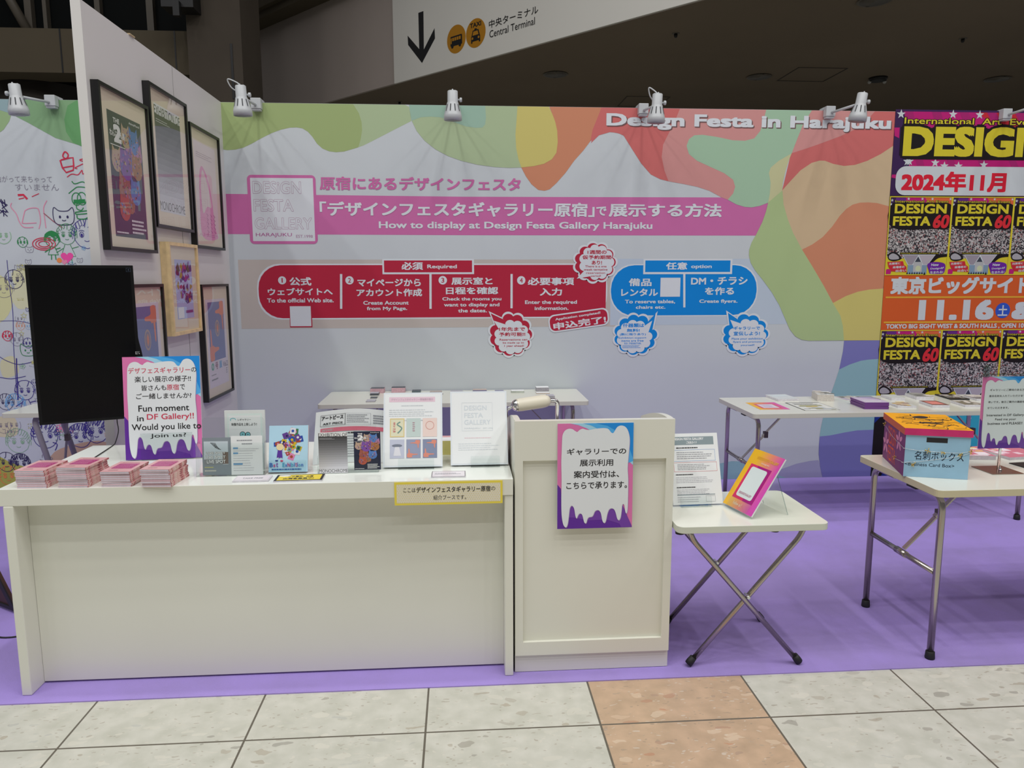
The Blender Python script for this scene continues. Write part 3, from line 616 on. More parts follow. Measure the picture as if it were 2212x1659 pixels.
for i in range(210):
    x = RD.uniform(-3.05, -1.72); z = RD.uniform(0.42, 1.74)
    m = PEN[RD.choice(['grey', 'pink', 'lgreen', 'blue', 'navy', 'yel', 'sky', 'grey', 'pink', 'org', 'yel'])]; k = RD.random()
    if k < 0.25: doodle_face(x, z, RD.uniform(.014, .030), m, .0022, RD.choice([0, 0, 5]))
    elif k < 0.4: doodle_cat(x, z, RD.uniform(.012, .026), m, .0022)
    elif k < 0.5: S.lay = 5; flower(x, z, RD.uniform(.012, .026), m, .0022)
    elif k < 0.58: S.lay = 5; S.stroke(star(x, z, RD.uniform(.015, .03)), .003, m, True)
    else: scribble(x, z, RD.uniform(.04, .10), RD.uniform(.006, .012), m, .0022, RD.randint(1, 3))
wall_back = tag(mb.build('wall_back'), kind='structure')

# ------------------------------------------------------------------ event banner at the right end of the back wall
CROWD = M('crowd_print', (0.3, 0.3, 0.3), 0.6, spec=0.25); t = NT(CROWD); P = t.pos()
v1 = t.n('ShaderNodeTexVoronoi'); v1.inputs['Scale'].default_value = 120.0; t.l(P, v1.inputs['Vector'])
sc = t.n('ShaderNodeSeparateColor'); t.l(v1.outputs['Color'], sc.inputs[0])
n1 = t.noise(14, 3, P)
spk = t.ramp(t.math('MULTIPLY_ADD', n1.outputs[0], 0.45, t.math('MULTIPLY', sc.outputs[0], 0.75)), [(0.2, (0.012, 0.012, 0.016)), (0.48, (0.05, 0.045, 0.05)), (0.56, (0.26, 0.23, 0.23)), (0.7, (0.42, 0.40, 0.38)), (0.86, (0.58, 0.58, 0.56)), (0.95, (0.30, 0.10, 0.10))])
t.l(spk, t.p.inputs['Base Color'])
BX0, BX1 = XB, 5.2
mb = MB(); mb.box(BX0, BX1, YW-0.004, YW, 0, HW, BLACK)
B = Sheet(mb, (0, YW-0.004, 0), (1, 0, 0), (0, 0, 1), 0.0003)
MAG = ink(158, 22, 96); VIO = ink(86, 34, 110); BYEL = ink(178, 166, 40); BRED = ink(166, 34, 44); BORG = ink(176, 76, 32); GOLD = ink(186, 142, 44); BBLK = ink(20, 14, 16); NAVY = ink(18, 40, 112); CYAN = ink(44, 140, 160); WBAN = ink(170, 176, 178); VIO2 = ink(88, 26, 128); DKV = ink(48, 26, 66); GREYP = ink(140, 138, 142)
B.lay = 1
(xa, za), (xb, zb) = [(3.094,2.714),(4.174,2.111)]
B.rect(BX0, za, BX1, zb, DKV)
B.lay = 2
B.fill([(3.2, HW), (BX1, HW), (BX1, zb), (3.62, zb), (3.2, 2.16), (3.30, 2.4)], MAG); B.fill([(3.75, HW), (BX1, HW), (BX1, 2.3), (4.4, 2.3)], BRED)
B.lay = 3
for i in range(9): B.fill([(3.2+.21*i, HW), (3.27+.21*i, HW), (3.42+.25*i, 2.2), (3.37+.25*i, 2.2)], ink(140, 26, 90))
B.fill([(3.138,2.587),(3.178,2.588),(3.179,2.514),(3.144,2.530)], MAG); B.fill([(3.145,2.259),(3.180,2.259),(3.182,2.230),(3.142,2.238)], MAG)
B.lay = 4
for c in [(3.182,2.681),(3.572,2.684),(3.774,2.683),(3.465,2.344),(3.837,2.332),(3.253,2.352),(3.269,2.353),(3.536,2.322),(3.643,2.322)]:
    B.fill(star(c[0], c[1], .034), WBAN)
B.lay = 5
B.text('International  Art  Event', [[(3.210,2.659),(3.214,2.614)][0], (4.24, [(3.214,2.614)][0][1])], BYEL, 0.02, outline=BBLK, ow=0.07)
B.lay = 6
(ua, va), (_, vb) = [(3.195,2.588),(3.212,2.367)]; B.fill(rrect(ua, vb, 4.40, va, .06), BBLK)
B.lay = 7
B.text('DESIGN', [[(3.212,2.599),(3.228,2.388)][0], (4.30, [(3.228,2.388)][0][1])], BYEL, 0.058, outline=BBLK, ow=0.08)
B.lay = 9
(xa, za), (xb, zb) = [(3.174,2.319),(4.173,2.113)]
B.fill(rrect(xa, zb, 5.1, za, 0.075), WBAN); B.lay = 10
B.text('2024年11月', [[(3.218,2.283),(3.230,2.137)][0], (4.02, [(3.230,2.137)][0][1])], ink(180, 24, 44), 0.055)
B.lay = 1
(o0, z_r1t), (_, z_r1b) = [(3.138,2.105),(3.145,1.535)]; z_ot = z_r1b; z_ob = [(3.138,1.128),(3.138,1.128)][0][1]; z_r2b = [(3.141,0.526),(3.141,0.526)][0][1]
PWD = ([(3.619,2.108),(3.619,2.108)][0][0]-BX0)
B.rect(BX0, z_ob, BX1, z_ot, BORG)
def mini(x0, z1, w, h):
    """one small festival poster, z1 is its top edge"""
    L = B.lay
    def p(u, v): return (x0+u*w, z1-v*h)
    def R(u0, v0, u1, v1, m): B.rect(*p(u0, v0), *p(u1, v1), m)
    B.lay = 2; R(0, 0, 1, 1, BYEL); R(0, 0, 1, .38, VIO)
    B.lay = 3; B.fill([p(.25, 0), p(.75, 0), p(.7, .2), p(.3, .2)], MAG); B.fill([p(.55, 0), p(1, 0), p(1, .3), p(.8, .3)], ink(184, 86, 50)); B.fill([p(0, 0), p(.1, 0), p(.06, .4), p(0, .4)], DKV)
    B.lay = 4; B.fill([p(.0, .37), p(.12, .345), p(.5, .36), p(1, .34), p(1, .75), p(.8, .78), p(.5, .74), p(.2, .8), p(0, .76)], CROWD)
    for q in ((.04, .05), (.3, .03), (.52, .03), (.68, .03), (.97, .03), (.05, .19), (.03, .1), (.96, .16), (.05, .25)): B.fill(star(*p(*q), .012), WBAN)
    B.lay = 5
    B.text('International Art Event', [p(.09, .047), p(.94, .078)], BYEL, .01, outline=BBLK, ow=.07)
    B.fill(smooth([p(.05, .085), p(.5, .08), p(.95, .085), p(.985, .2), p(.98, .4), p(.7, .41), p(.06, .395)], 4), BBLK)
    B.lay = 6
    B.text('DESIGN', [p(.09, .093), p(.92, .215)], BYEL, .04); B.text('FESTA', [p(.075, .25), p(.675, .37)], BYEL, .04)
    B.text('60', [p(.72, .228), p(.975, .40)], ink(180, 36, 44), .045, outline=BBLK, ow=.06, shear=.15)
    B.lay = 6
    B.fill(smooth([p(.03, .74), p(.1, .70), p(.2, .73), p(.25, .79), p(.14, .82), p(.05, .8)], 4), BBLK)
    B.fill(smooth([p(.68, .82), p(.8, .74), p(1, .73), p(1, .76), p(.85, .78), p(.75, .84)], 4), BBLK)
    B.fill([p(.22, .708), p(.85, .708), p(.85, .735), p(.22, .735)], BBLK)
    B.lay = 7; B.text('Connecting creators and lovers of creativity', [p(.23, .711), p(.84, .729)], BYEL, .01)
    B.fill(smooth([p(.05, .75), p(.11, .72), p(.19, .75), p(.21, .79), p(.12, .8), p(.06, .79)], 4), GREYP)
    B.lay = 8
    B.fill([p(.26, .735), p(.52, .735), p(.80, .735), p(.68, .87), p(.36, .87)], WBAN); B.lay = 9
    B.fill([p(.275, .742), p(.52, .742), p(.43, .865), p(.37, .865)], ink(128, 122, 130)); B.fill([p(.53, .742), p(.785, .742), p(.675, .865), p(.61, .865)], ink(150, 144, 150)); B.fill([p(.52, .76), p(.57, .83), p(.47, .83)], ink(52, 56, 66))
    B.rect(*p(.36, .87), *p(.67, .985), ink(106, 128, 146)); B.lay = 10
    B.rect(*p(.45, .83), *p(.59, .96), ink(150, 152, 152)); B.fill(ell(*p(.53, .915), .045*w, n=12), ink(168, 176, 140))
    for i in range(8): B.fill([p(.34+.04*i, 1-.004), p(.36+.04*i, .955), p(.375+.04*i, 1-.004)], BBLK)
    B.lay = 8
    B.fill([p(.03, .83), p(.28, .82), p(.30, .87), p(.34, .89), p(.35, .96), p(.1, .95), p(.05, .89)], BRED); B.fill(ell(*p(.05, .96), .05*w, n=10), MAG); B.fill(smooth([p(.68, .855), p(.8, .83), p(.95, .85), p(.97, .92), p(.93, .985), p(.75, .99), p(.7, .93)], 4), VIO2)
    B.lay = 9
    B.text('出展者に', [p(.06, .835), p(.24, .865)], WBAN, .03, rot=.05); B.text('来場者の', [p(.12, .88), p(.31, .912)], WBAN, .03, rot=.05); B.text('出合い', [p(.17, .925), p(.34, .958)], WBAN, .03, rot=.05)
    B.text('New', [p(.74, .85), p(.86, .883)], WBAN, .04, rot=.03); B.text('Designが', [p(.73, .897), p(.95, .93)], WBAN, .03, rot=.05); B.text('生まれる!', [p(.73, .945), p(.94, .98)], WBAN, .03, rot=.05)
    B.lay = 10; B.frame(*p(0, 1), *p(1, 0), .007, BYEL)
    B.lay = L
for i in range(4):
    mini(BX0+PWD*i, z_r1t, PWD, z_r1t-z_r1b); mini(BX0+PWD*i, z_ob, PWD, z_ob-z_r2b)
B.lay = 5
B.text('東京ビッグサイト', [[(3.193,1.523),(3.203,1.394)][0], (4.28, [(3.203,1.394)][0][1])], WBAN, .055)
for a in ([(3.161,1.372),(3.161,1.372)], [(3.159,1.186),(3.159,1.186)]): B.stroke([a[0], (BX1, a[0][1]-0.002)], .012, GOLD)
B.text('11.16', [(3.423,1.353),(4.015,1.200)], WBAN, .06)
(cx, cz) = [(4.086,1.270)][0]; B.fill(ell(cx, cz, .058), ink(40, 72, 160)); B.lay = 6; B.text('土', [(cx-.038, cz-.040), (cx+.038, cz+.040)], WBAN, .03); B.lay = 5
B.text('&', [[(4.157,1.334),(4.170,1.202)][0], ([(4.157,1.334)][0][0]+.21, [(4.170,1.202)][0][1])], WBAN, .06)
B.text('TOKYO BIG SIGHT WEST & SOUTH HALLS , OPEN 10', [(3.179,1.173),(4.264,1.134)], WBAN, .045)
B.lay = 2
B.rect(BX0, 0, BX1, z_r2b, NAVY); B.lay = 3
B.fill([(BX0, 0), (3.22, 0), (3.34, .25), (3.22, .5), (BX0, .42)], BBLK); B.fill(smooth([(BX0, .5), (3.24, .62), (3.32, z_r2b), (3.28, z_r2b), (3.2, .66), (BX0, .56)], 4), BBLK); B.fill([(3.62, 0), (BX1, 0), (BX1, z_r2b), (3.70, z_r2b), (3.66, .4)], CYAN)
B.lay = 4
for i in range(14): B.fill(star(3.75+RD.random()*1.0, .25+RD.random()*.4, .01), WBAN)
banner = tag(mb.build('event_banner'), 'dark event banner with yellow lettering and rows of small posters, right end of back wall', 'banner')

# ------------------------------------------------------------------ white partition that stands out from the back wall, with six pictures
mb = MB(); mb.box(-1.635, -1.593, 3.462, YW, 0, HW, mottled('partition_white', rgb(186, 184, 182, 1.45), 0.015, 2.0, 0.5, 0.35))
mb.box(-1.5935, -1.5915, 4.475, 4.479, 0, HW-0.002, M('panel_joint', (0.35, 0.34, 0.33)))
mb.box(-1.60, -1.585, 3.93, 3.985, HW, HW+.006, M('wood_chip', (0.5, 0.38, 0.22)))
tag(mb.build('wall_left'), kind='structure')

FR_BLACK = M('frame_black', (0.010, 0.010, 0.010), 0.35); FR_WOOD = mottled('frame_pine', rgb(196, 172, 128, 1.5), 0.12, 24, 0.5)
MAT_CREAM = M('picture_mount', rgb(186, 174, 156, 1.75), 0.8)
XP = -1.593
def picture(label, y0, y1, z0, z1, wood, art, depth=0.035, fw=0.016):
    fmt = FR_WOOD if wood else FR_BLACK
    root = thing('framed_picture', label, 'picture', (XP, (y0+y1)/2, z0), 'framed pictures on the white partition')
    m = MB(); x1 = XP+depth
    for (a, b, c, d) in ((y0, y1, z0, z0+fw), (y0, y1, z1-fw, z1), (y0, y0+fw, z0+fw, z1-fw), (y1-fw, y1, z0+fw, z1-fw)): m.box(XP+.001, x1, a, b, c, d, fmt)
    m.build('frame', root)
    m = MB(); m.box(XP+.002, XP+depth-.014, y0+fw, y1-fw, z0+fw, z1-fw, MAT_CREAM)
    A = Sheet(m, (XP+depth-.014, y0, z0), (0, y1-y0, 0), (0, 0, z1-z0), 0.0003)
    art(A); m.build('print', root)
    m = MB(); m.quad([(XP+depth-.006, y0+fw, z0+fw), (XP+depth-.006, y1-fw, z0+fw), (XP+depth-.006, y1-fw, z1-fw), (XP+depth-.006, y0+fw, z1-fw)], GLASS)
    m.build('glass_pane', root)
K2 = 1.7
ANIM = [ink(130, 74, 60, K2), ink(104, 66, 132, K2), ink(70, 104, 156, K2), ink(150, 100, 136, K2), ink(156, 134, 116, K2), ink(136, 92, 58, K2), ink(156, 76, 56, K2)]
def animals(A, u0, v0, u1, v1, seed=5):
    """heap of dog and cat heads in bright facets"""
    R = random.Random(seed); W, H = u1-u0, v1-v0
    heads = [(.15, .62, .16, 4), (.45, .60, .22, 1), (.80, .60, .18, 5), (.35, .35, .20, 0), (.70, .33, .18, 2), (.48, .88, .15, 4), (.74, .86, .17, 2), (.86, .74, .14, 3), (.30, .14, .17, 6), (.58, .72, .14, 3), (.5, .2, .14, 5)]
    for (a, b, r, k) in heads:
        cu, cv = u0+a*W, v0+b*H; ru, rv = r*W, r*H*.72; m = ANIM[k]; A.lay = 4
        for sx in (-1, 1): A.fill([(cu+sx*ru*.9, cv+rv*.3), (cu+sx*ru*.75, cv+rv*1.35), (cu+sx*ru*.2, cv+rv*.8)], m)
        A.fill(ell(cu, cv, ru, rv, 14), m); A.lay = 5
        for q in range(20):
            x, y = cu+R.uniform(-.75, .75)*ru, cv+R.uniform(-.7, .7)*rv; A.fill([(x, y), (x+ru*R.uniform(.08, .3), y+rv*R.uniform(-.25, .25)), (x+ru*R.uniform(-.15, .2), y+rv*R.uniform(.12, .35))], ANIM[R.randrange(7)])
        A.lay = 6
        for sx in (-1, 1): A.fill(ell(cu+sx*ru*.38, cv+rv*.15, ru*.07, rv*.06, 8), BLACK)
        A.fill(ell(cu, cv-rv*.35, ru*.12, rv*.08, 8), BLACK)
def art_two(A, full=False):
    G0, G1 = ink(42, 72, 46, K2), ink(52, 54, 84, K2)
    if full: a0, b0, a1, b1 = 0, 0, 1, 1
    else: a0, b0, a1, b1 = .17, .09, .84, .86
    q = lambda u, v: (a0+u*(a1-a0), b0+v*(b1-b0))
    A.lay = 1; A.rect(*q(0, 0), *q(1, 1), M('night_blue_print', (0.018, 0.022, 0.055), 0.4))
    animals(A, *q(.05, .12), *q(.98, .92))
    A.lay = 7; w = ink(214, 216, 214, 1.4)
    A.text('THE', [q(.15, .915), q(.33, .955)], w, .04); A.text('2', [q(.14, .76), q(.36, .905)], w, .06); A.text('わんにゃん展', [q(.03, .80), q(.46, .855)], w, .03); A.stroke([q(.03, .735), q(.46, .735)], .005, w)
    A.text('AnimaMundi', [q(.62, .955), q(.95, .975)], w, .02)
    A.greek(*q(.5, .03), *q(.97, .16), 4, w, .5, 2); A.greek(*q(.03, .02), *q(.4, .05), 1, w, .4, 3)
def art_mono(A, full=False):
    if full: a0, b0, a1, b1 = 0, 0, 1, 1
    else: a0, b0, a1, b1 = .15, .12, .82, .88
    q = lambda u, v: (a0+u*(a1-a0), b0+v*(b1-b0)); n = 14
    A.lay = 1
    for i in range(n):
        c = 60+118*i/(n-1); A.rect(*q(0, .905-.80*(i+1)/n), *q(1, .905-.80*i/n), ink(int(c), int(c), int(c*1.03), 1.6))
    A.rect(*q(0, .905), *q(1, 1), ink(205, 205, 208, 1.5)); A.rect(*q(0, 0), *q(1, .105), ink(190, 190, 194, 1.5))
    A.lay = 2
    A.text('EXHIBITION OF', [q(.0, .90), q(1, .985)], BLACK, .0); A.text('MONOCHROME', [q(.0, .015), q(1, .10)], BLACK, -.01); A.greek(*q(.04, .83), *q(.6, .87), 2, ink(180, 180, 184, 1.5), .3, 4)
def art_arch(A):
    A.lay = 1; A.rect(.14, .1, .86, .88, ink(200, 178, 176, 1.75))
    A.lay = 2; A.fill(smooth([(.28, .10), (.24, .4), (.28, .62), (.38, .69), (.55, .6), (.66, .44), (.72, .2), (.8, .1)], 5), ink(196, 128, 160, 1.75)); A.lay = 3; A.fill(smooth([(.33, .3), (.30, .5), (.38, .66), (.52, .56), (.62, .42), (.62, .36), (.48, .36)], 5), ink(200, 176, 174, 1.75))
    for i in range(3):
        for j in range(5): A.stroke([(.44+.12*i, .30-.035*j), (.50+.12*i, .285-.035*j), (.46+.12*i, .275-.035*j)], .008, PINK)
    A.greek(.4, .1, .8, .13, 2, PINK, .3, 2); A.greek(.2, .75, .75, .80, 3, ink(150, 130, 140), .2, 4)
def art_purple(A):
    A.lay = 1; A.rect(.22, .17, .80, .82, ink(150, 156, 196, 1.75)); R = random.Random(3)
    for i in range(46):
        A.lay = 2+i % 3; u, v = R.uniform(.27, .74), R.uniform(.34, .74); A.fill(smooth([(u, v), (u+R.uniform(.02, .08), v+R.uniform(-.02, .05)), (u+R.uniform(.0, .06), v+R.uniform(.03, .09)), (u-R.uniform(.0, .05), v+.03)], 3), [ink(96, 40, 80, K2), ink(110, 60, 140, K2), ink(150, 60, 100, K2), ink(60, 50, 110, K2), ink(150, 130, 60, K2)][R.randrange(5)])
    A.lay = 6
    for u in (.32, .66): A.fill([(u-.06, .72), (u, .79), (u+.06, .70), (u, .68)], ink(70, 80, 70, K2))
    A.greek(.5, .22, .78, .27, 1, ink(120, 60, 120, K2), .6, 3); A.rect(.24, .18, .44, .30, ink(196, 196, 216, 1.7))
def hand(A, u, v, s, m, flip):
    k = -1 if flip else 1
    f = lambda a, b: (u+k*a*s*1.35, v+k*b*s)
    A.fill(smooth([f(0, 0), f(.34, .0), f(.36, .18), f(.72, .24), f(.72, .32), f(.40, .34), f(.30, .40), f(.20, .40), f(.15, .80), f(.08, .80), f(.07, .40), f(0, .36)], 4), m)
def art_hands(A):
    A.lay = 1; A.rect(.15, .1, .88, .87, ink(186, 178, 186, 1.7)); A.lay = 2
    A.rect(.22, .33, .80, .845, ink(92, 100, 142, K2)); A.lay = 3
    hand(A, .23, .34, .32, ink(186, 110, 90, 1.75), False); hand(A, .79, .84, .30, ink(186, 110, 90, 1.75), True)
    S2 = [(.53, .61, .085, .075, ink(150, 130, 124, K2)), (.53, .61, .065, .06, ink(112, 104, 132, K2)), (.53, .61, .04, .045, ink(150, 120, 110, K2)), (.53, .61, .018, .03, ink(186, 110, 90, K2))]
    for c in S2: A.lay += 1; A.fill(ell(*c[:4], n=20), c[4])
    A.lay = 3
    A.text('0', [(.24, .25), (.33, .315)], ink(70, 140, 120, K2), .04); A.text('号', [(.38, .25), (.48, .315)], ink(130, 90, 110, K2), .04); A.text('展', [(.53, .25), (.63, .315)], ink(90, 140, 180, K2), .04); A.text('Vol.2', [(.67, .25), (.86, .30)], ink(110, 104, 120, K2), .02)
    A.greek(.22, .2, .45, .22, 1, GREY_T, .4, 2); A.greek(.22, .155, .5, .18, 1, GREY_T, .5, 5); A.greek(.78, .18, .84, .24, 3, GREY_T, .4, 6); A.stroke([(.18, .83), (.18, .55)], .006, GREY_T)
picture('black framed poster with a big 2 and colourful animals, nearest the partition front edge', 3.492, 4.02, 1.652, 2.382, False, art_two)
picture('black framed grey gradient monochrome poster, highest on the partition', 4.045, 4.578, 1.79, 2.516, False, art_mono)
picture('black framed pale poster with a pink arch, upper row next to back wall', 4.612, 5.15, 1.706, 2.43, False, art_arch)
picture('small pine framed picture in purples in the middle of the partition', 4.128, 4.568, 1.212, 1.718, True, art_purple, 0.05, 0.018)
picture('black framed blue poster with orange hands, half hidden by the black screen', 3.60, 4.061, .780, 1.496, False, art_hands)
picture('black framed blue poster with orange hands, lower row by the back wall', 4.646, 5.174, .760, 1.486, False, art_hands)

# ------------------------------------------------------------------ the hall behind: fascia with overhead sign, soffit, beams, pillar, dark windows
ZC = 4.6
fp = Vector((-0.979, 12.5, 0)); fd = Vector((3.697, -3.837, 0)).normalized(); fn = Vector((-fd.y, fd.x, 0))   # fn points away behind
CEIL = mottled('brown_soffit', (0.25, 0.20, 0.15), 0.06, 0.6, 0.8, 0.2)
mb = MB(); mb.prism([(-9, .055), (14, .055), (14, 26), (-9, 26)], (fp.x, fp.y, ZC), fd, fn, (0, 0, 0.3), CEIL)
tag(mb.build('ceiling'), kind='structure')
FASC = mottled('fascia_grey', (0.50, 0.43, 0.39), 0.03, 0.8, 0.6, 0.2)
mb = MB(); mb.obox((fp.x-fd.x*9, fp.y-fd.y*9, ZC), fd*23, fn*0.05, (0, 0, 4.5), FASC)
tag(mb.build('wall_fascia'), kind='structure')
SGN = mottled('sign_white', (0.88, 0.86, 0.80), 0.02, 0.8, 0.45, 0.3)
so = fp-fn*0.03
mb = MB(); mb.obox((so.x, so.y, ZC-0.01), fd*9, fn*0.029, (0, 0, 3.2), SGN)
Q = Sheet(mb, so, fd, (0, 0, 1), 0.002)
SBLK = M('sign_black', (0.010, 0.010, 0.012), 0.5); SOR = M('sign_orange', (0.55, 0.24, 0.01), 0.5)
Q.fill([(0.612,5.516),(0.729,5.516),(0.723,4.965),(0.971,5.220),(0.978,5.074),(0.675,4.778),(0.359,5.104),(0.352,5.242),(0.617,4.992)], SBLK)
(bu, bz), (eu, _) = [(1.437,4.970),(1.638,4.929)]; (tu, tz), (_, tt) = [(1.836,4.961),(1.839,5.160)]
rr = (tu-bu)/2*0.985
Q.fill(ell(bu, bz, rr, n=36), SOR); Q.fill(ell(tu, bz, rr, n=36), SOR)
Q.lay = 2
def bus(p, s, m, m2):
    f = lambda a, b: (p[0]+a*s, p[1]+b*s)
    Q.fill(rrect(*f(-.62, -.34), *f(.62, .36), .08*s), m)
    for a in (-.42, .38): Q.fill(ell(*f(a, -.36), .13*s, n=14), m)
    Q.lay += 1
    for a in (-.33, -.09, .15, .39): Q.rect(*f(a-.085, .02), *f(a+.105, .25), m2)
    Q.rect(*f(-.58, -.16), *f(-.47, .24), m2); Q.lay -= 1
bus((bu, bz-.02), rr, SBLK, SOR)
def taxi(p, s, m, m2):
    f = lambda a, b: (p[0]+a*s, p[1]+b*s)
    Q.fill([f(-.46, -.1), f(-.32, .32), f(-.12, .34), f(-.12, .44), f(.12, .44), f(.12, .34), f(.32, .32), f(.46, -.1), f(.5, -.16), f(.5, -.62), f(.36, -.62), f(.36, -.5), f(-.36, -.5), f(-.36, -.62), f(-.5, -.62), f(-.5, -.16)], m)
    Q.lay += 1; Q.fill([f(-.33, -.06), f(-.24, .24), f(.24, .24), f(.33, -.06)], m2)
    for a in (-.34, .34): Q.fill(ell(*f(a, -.27), .10*s, n=12), m2)
    Q.lay -= 1
taxi((tu, bz-.08*rr), rr*.92, SBLK, SOR)
Q.text('TAXI', [(tu-rr*.56, bz+rr*.42), (tu+rr*.56, bz+rr*.74)], SBLK, .03)
(a, b), (c, d) = [(2.101,4.968),(2.999,5.056)]
(e, f_), (g, h) = [(2.109,4.831),(2.943,4.924)]
Q.text('中央ターミナル', [(a, bz+rr*.02), (c, bz+rr*.56)], SBLK, .01); Q.text('Central Terminal', [(e, bz-rr*.62), (g, bz-rr*.14)], SBLK, .0)
tag(mb.build('overhead_sign'), 'white overhead hall sign with black down arrow and orange bus and taxi symbols', 'sign')

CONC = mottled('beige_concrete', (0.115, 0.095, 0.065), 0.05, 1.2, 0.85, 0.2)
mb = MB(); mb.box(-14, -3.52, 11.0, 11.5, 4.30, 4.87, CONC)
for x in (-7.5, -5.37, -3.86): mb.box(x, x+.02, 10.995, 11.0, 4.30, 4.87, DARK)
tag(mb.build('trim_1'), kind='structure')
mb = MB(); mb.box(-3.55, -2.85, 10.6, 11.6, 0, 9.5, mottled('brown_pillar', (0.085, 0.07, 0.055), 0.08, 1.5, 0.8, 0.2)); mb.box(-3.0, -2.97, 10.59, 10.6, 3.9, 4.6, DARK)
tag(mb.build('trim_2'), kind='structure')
WDARK = M('night_glass', (0.005, 0.006, 0.006), 0.5, spec=0.06); MULL = M('window_mullion', (0.10, 0.085, 0.065), 0.5)
w = tag(thing('window_1', None, None, (-9, 11.3, 4.87)), kind='structure'); mb = MB(); mb.box(-14, -3.5, 11.3, 11.35, 4.87, 9.5, WDARK); mb.build('pane', w)
for x, ww in ((-4.97, .07), (-4.28, .09), (-3.62, .05), (-5.9, .09), (-5.66, .05)):
    mb = MB(); mb.box(x, x+ww, 11.2, 11.3, 4.87, 9.5, MULL); mb.build('mullion', w)
mb = MB(); mb.tube([(-6.35, 11.15, 5.9), (-5.85, 11.15, 4.87)], .06, MULL); mb.build('brace', w)
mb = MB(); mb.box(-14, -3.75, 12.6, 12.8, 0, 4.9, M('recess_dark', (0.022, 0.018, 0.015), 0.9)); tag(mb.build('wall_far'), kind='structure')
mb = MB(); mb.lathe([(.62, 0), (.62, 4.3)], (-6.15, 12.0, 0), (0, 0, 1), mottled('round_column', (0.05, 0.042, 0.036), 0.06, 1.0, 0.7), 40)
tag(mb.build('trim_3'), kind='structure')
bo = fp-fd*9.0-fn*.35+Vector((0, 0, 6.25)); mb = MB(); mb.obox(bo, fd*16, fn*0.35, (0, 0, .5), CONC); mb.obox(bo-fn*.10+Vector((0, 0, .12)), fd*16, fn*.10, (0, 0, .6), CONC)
tag(mb.build('trim_4'), kind='structure')
RING = M('downlight_ring', (0.16, 0.14, 0.115), 0.5); HOLE = M('downlight_hole', (0.07, 0.06, 0.05), 0.6)
def downlight(x, y, label):
    root = thing('ceiling_downlight', label, 'downlight', (x, y, ZC), 'unlit downlights in the soffit')
    m = MB(); m.lathe([(.19, -.012), (.16, -.014), (.145, -.004)], (x, y, ZC), (0, 0, 1), RING, 28, False, False); m.build('ring', root)
    m = MB(); m.lathe([(.145, -.004), (.145, -.002)], (x, y, ZC), (0, 0, 1), HOLE, 28); m.build('lens', root)
for x, y, l in ((1.502, 11.80, 'round unlit downlight in the brown soffit just right of the overhead sign'), (4.672, 11.74, 'round unlit downlight in the soffit above the Design Festa lettering'), (4.693, 8.54, 'round downlight cut by the top of the picture'), (8.477, 11.64, 'round unlit downlight in the soffit above the event banner')): downlight(x, y, l)
def sprinkler(x, y, label):
    m = MB(); m.lathe([(.05, -.005), (.05, 0)], (x, y, ZC), (0, 0, 1), RING, 14); m.lathe([(.015, -.05), (.022, -.035), (.022, -.005)], (x, y, ZC), (0, 0, 1), DARK, 10)
    tag(m.build('ceiling_sprinkler'), label, 'sprinkler', 'sprinklers in the soffit')
for x, y, l in ((2.79, 9.81, 'small dark sprinkler in the soffit, middle of the ceiling'), (6.594, 9.77, 'small dark sprinkler in the soffit, at the far right'), (-1.02, 13.77, 'small dark sprinkler below the overhead sign')): sprinkler(x, y, l)
m = MB(); m.lathe([(.12, -.05), (.14, 0)], (6.565, 11.70, ZC), (0, 0, 1), DARK, 16)
for a in (0.3, 2.5): m.ball((6.565+.13*math.cos(a), 11.70+.1*math.sin(a), ZC-.05), .03, M('emergency_glow', (.5, .5, .48), .3), 8, 6)
tag(m.build('emergency_lamp'), 'small twin headed emergency lamp on the soffit above the right spotlight', 'lamp')
for x, y, l in ((5.05, 11.2, 'square access panel outline in the soffit, nearer one'), (2.9, 13.1, 'square access panel outline in the soffit, farther one above the lettering')):
    m = MB()
    for a in ((x, x+.75, y, y+.012), (x, x+.75, y+.75, y+.762), (x, x+.012, y, y+.76), (x+.75, x+.762, y, y+.762)): m.box(*a, ZC-.008, ZC-.004, HOLE)
    tag(m.build('access_panel'), l, 'access panel', 'access panels in the soffit')
m = MB(); m.box(-3.75, -3.35, 10.3, 10.6, 4.95, 5.6, DARK); m.box(-3.58, -3.5, 10.22, 10.3, 4.82, 5.0, DARK)
tag(m.build('wall_fixture'), 'dark box fixture on the brown pillar at the top of the picture', 'fixture')

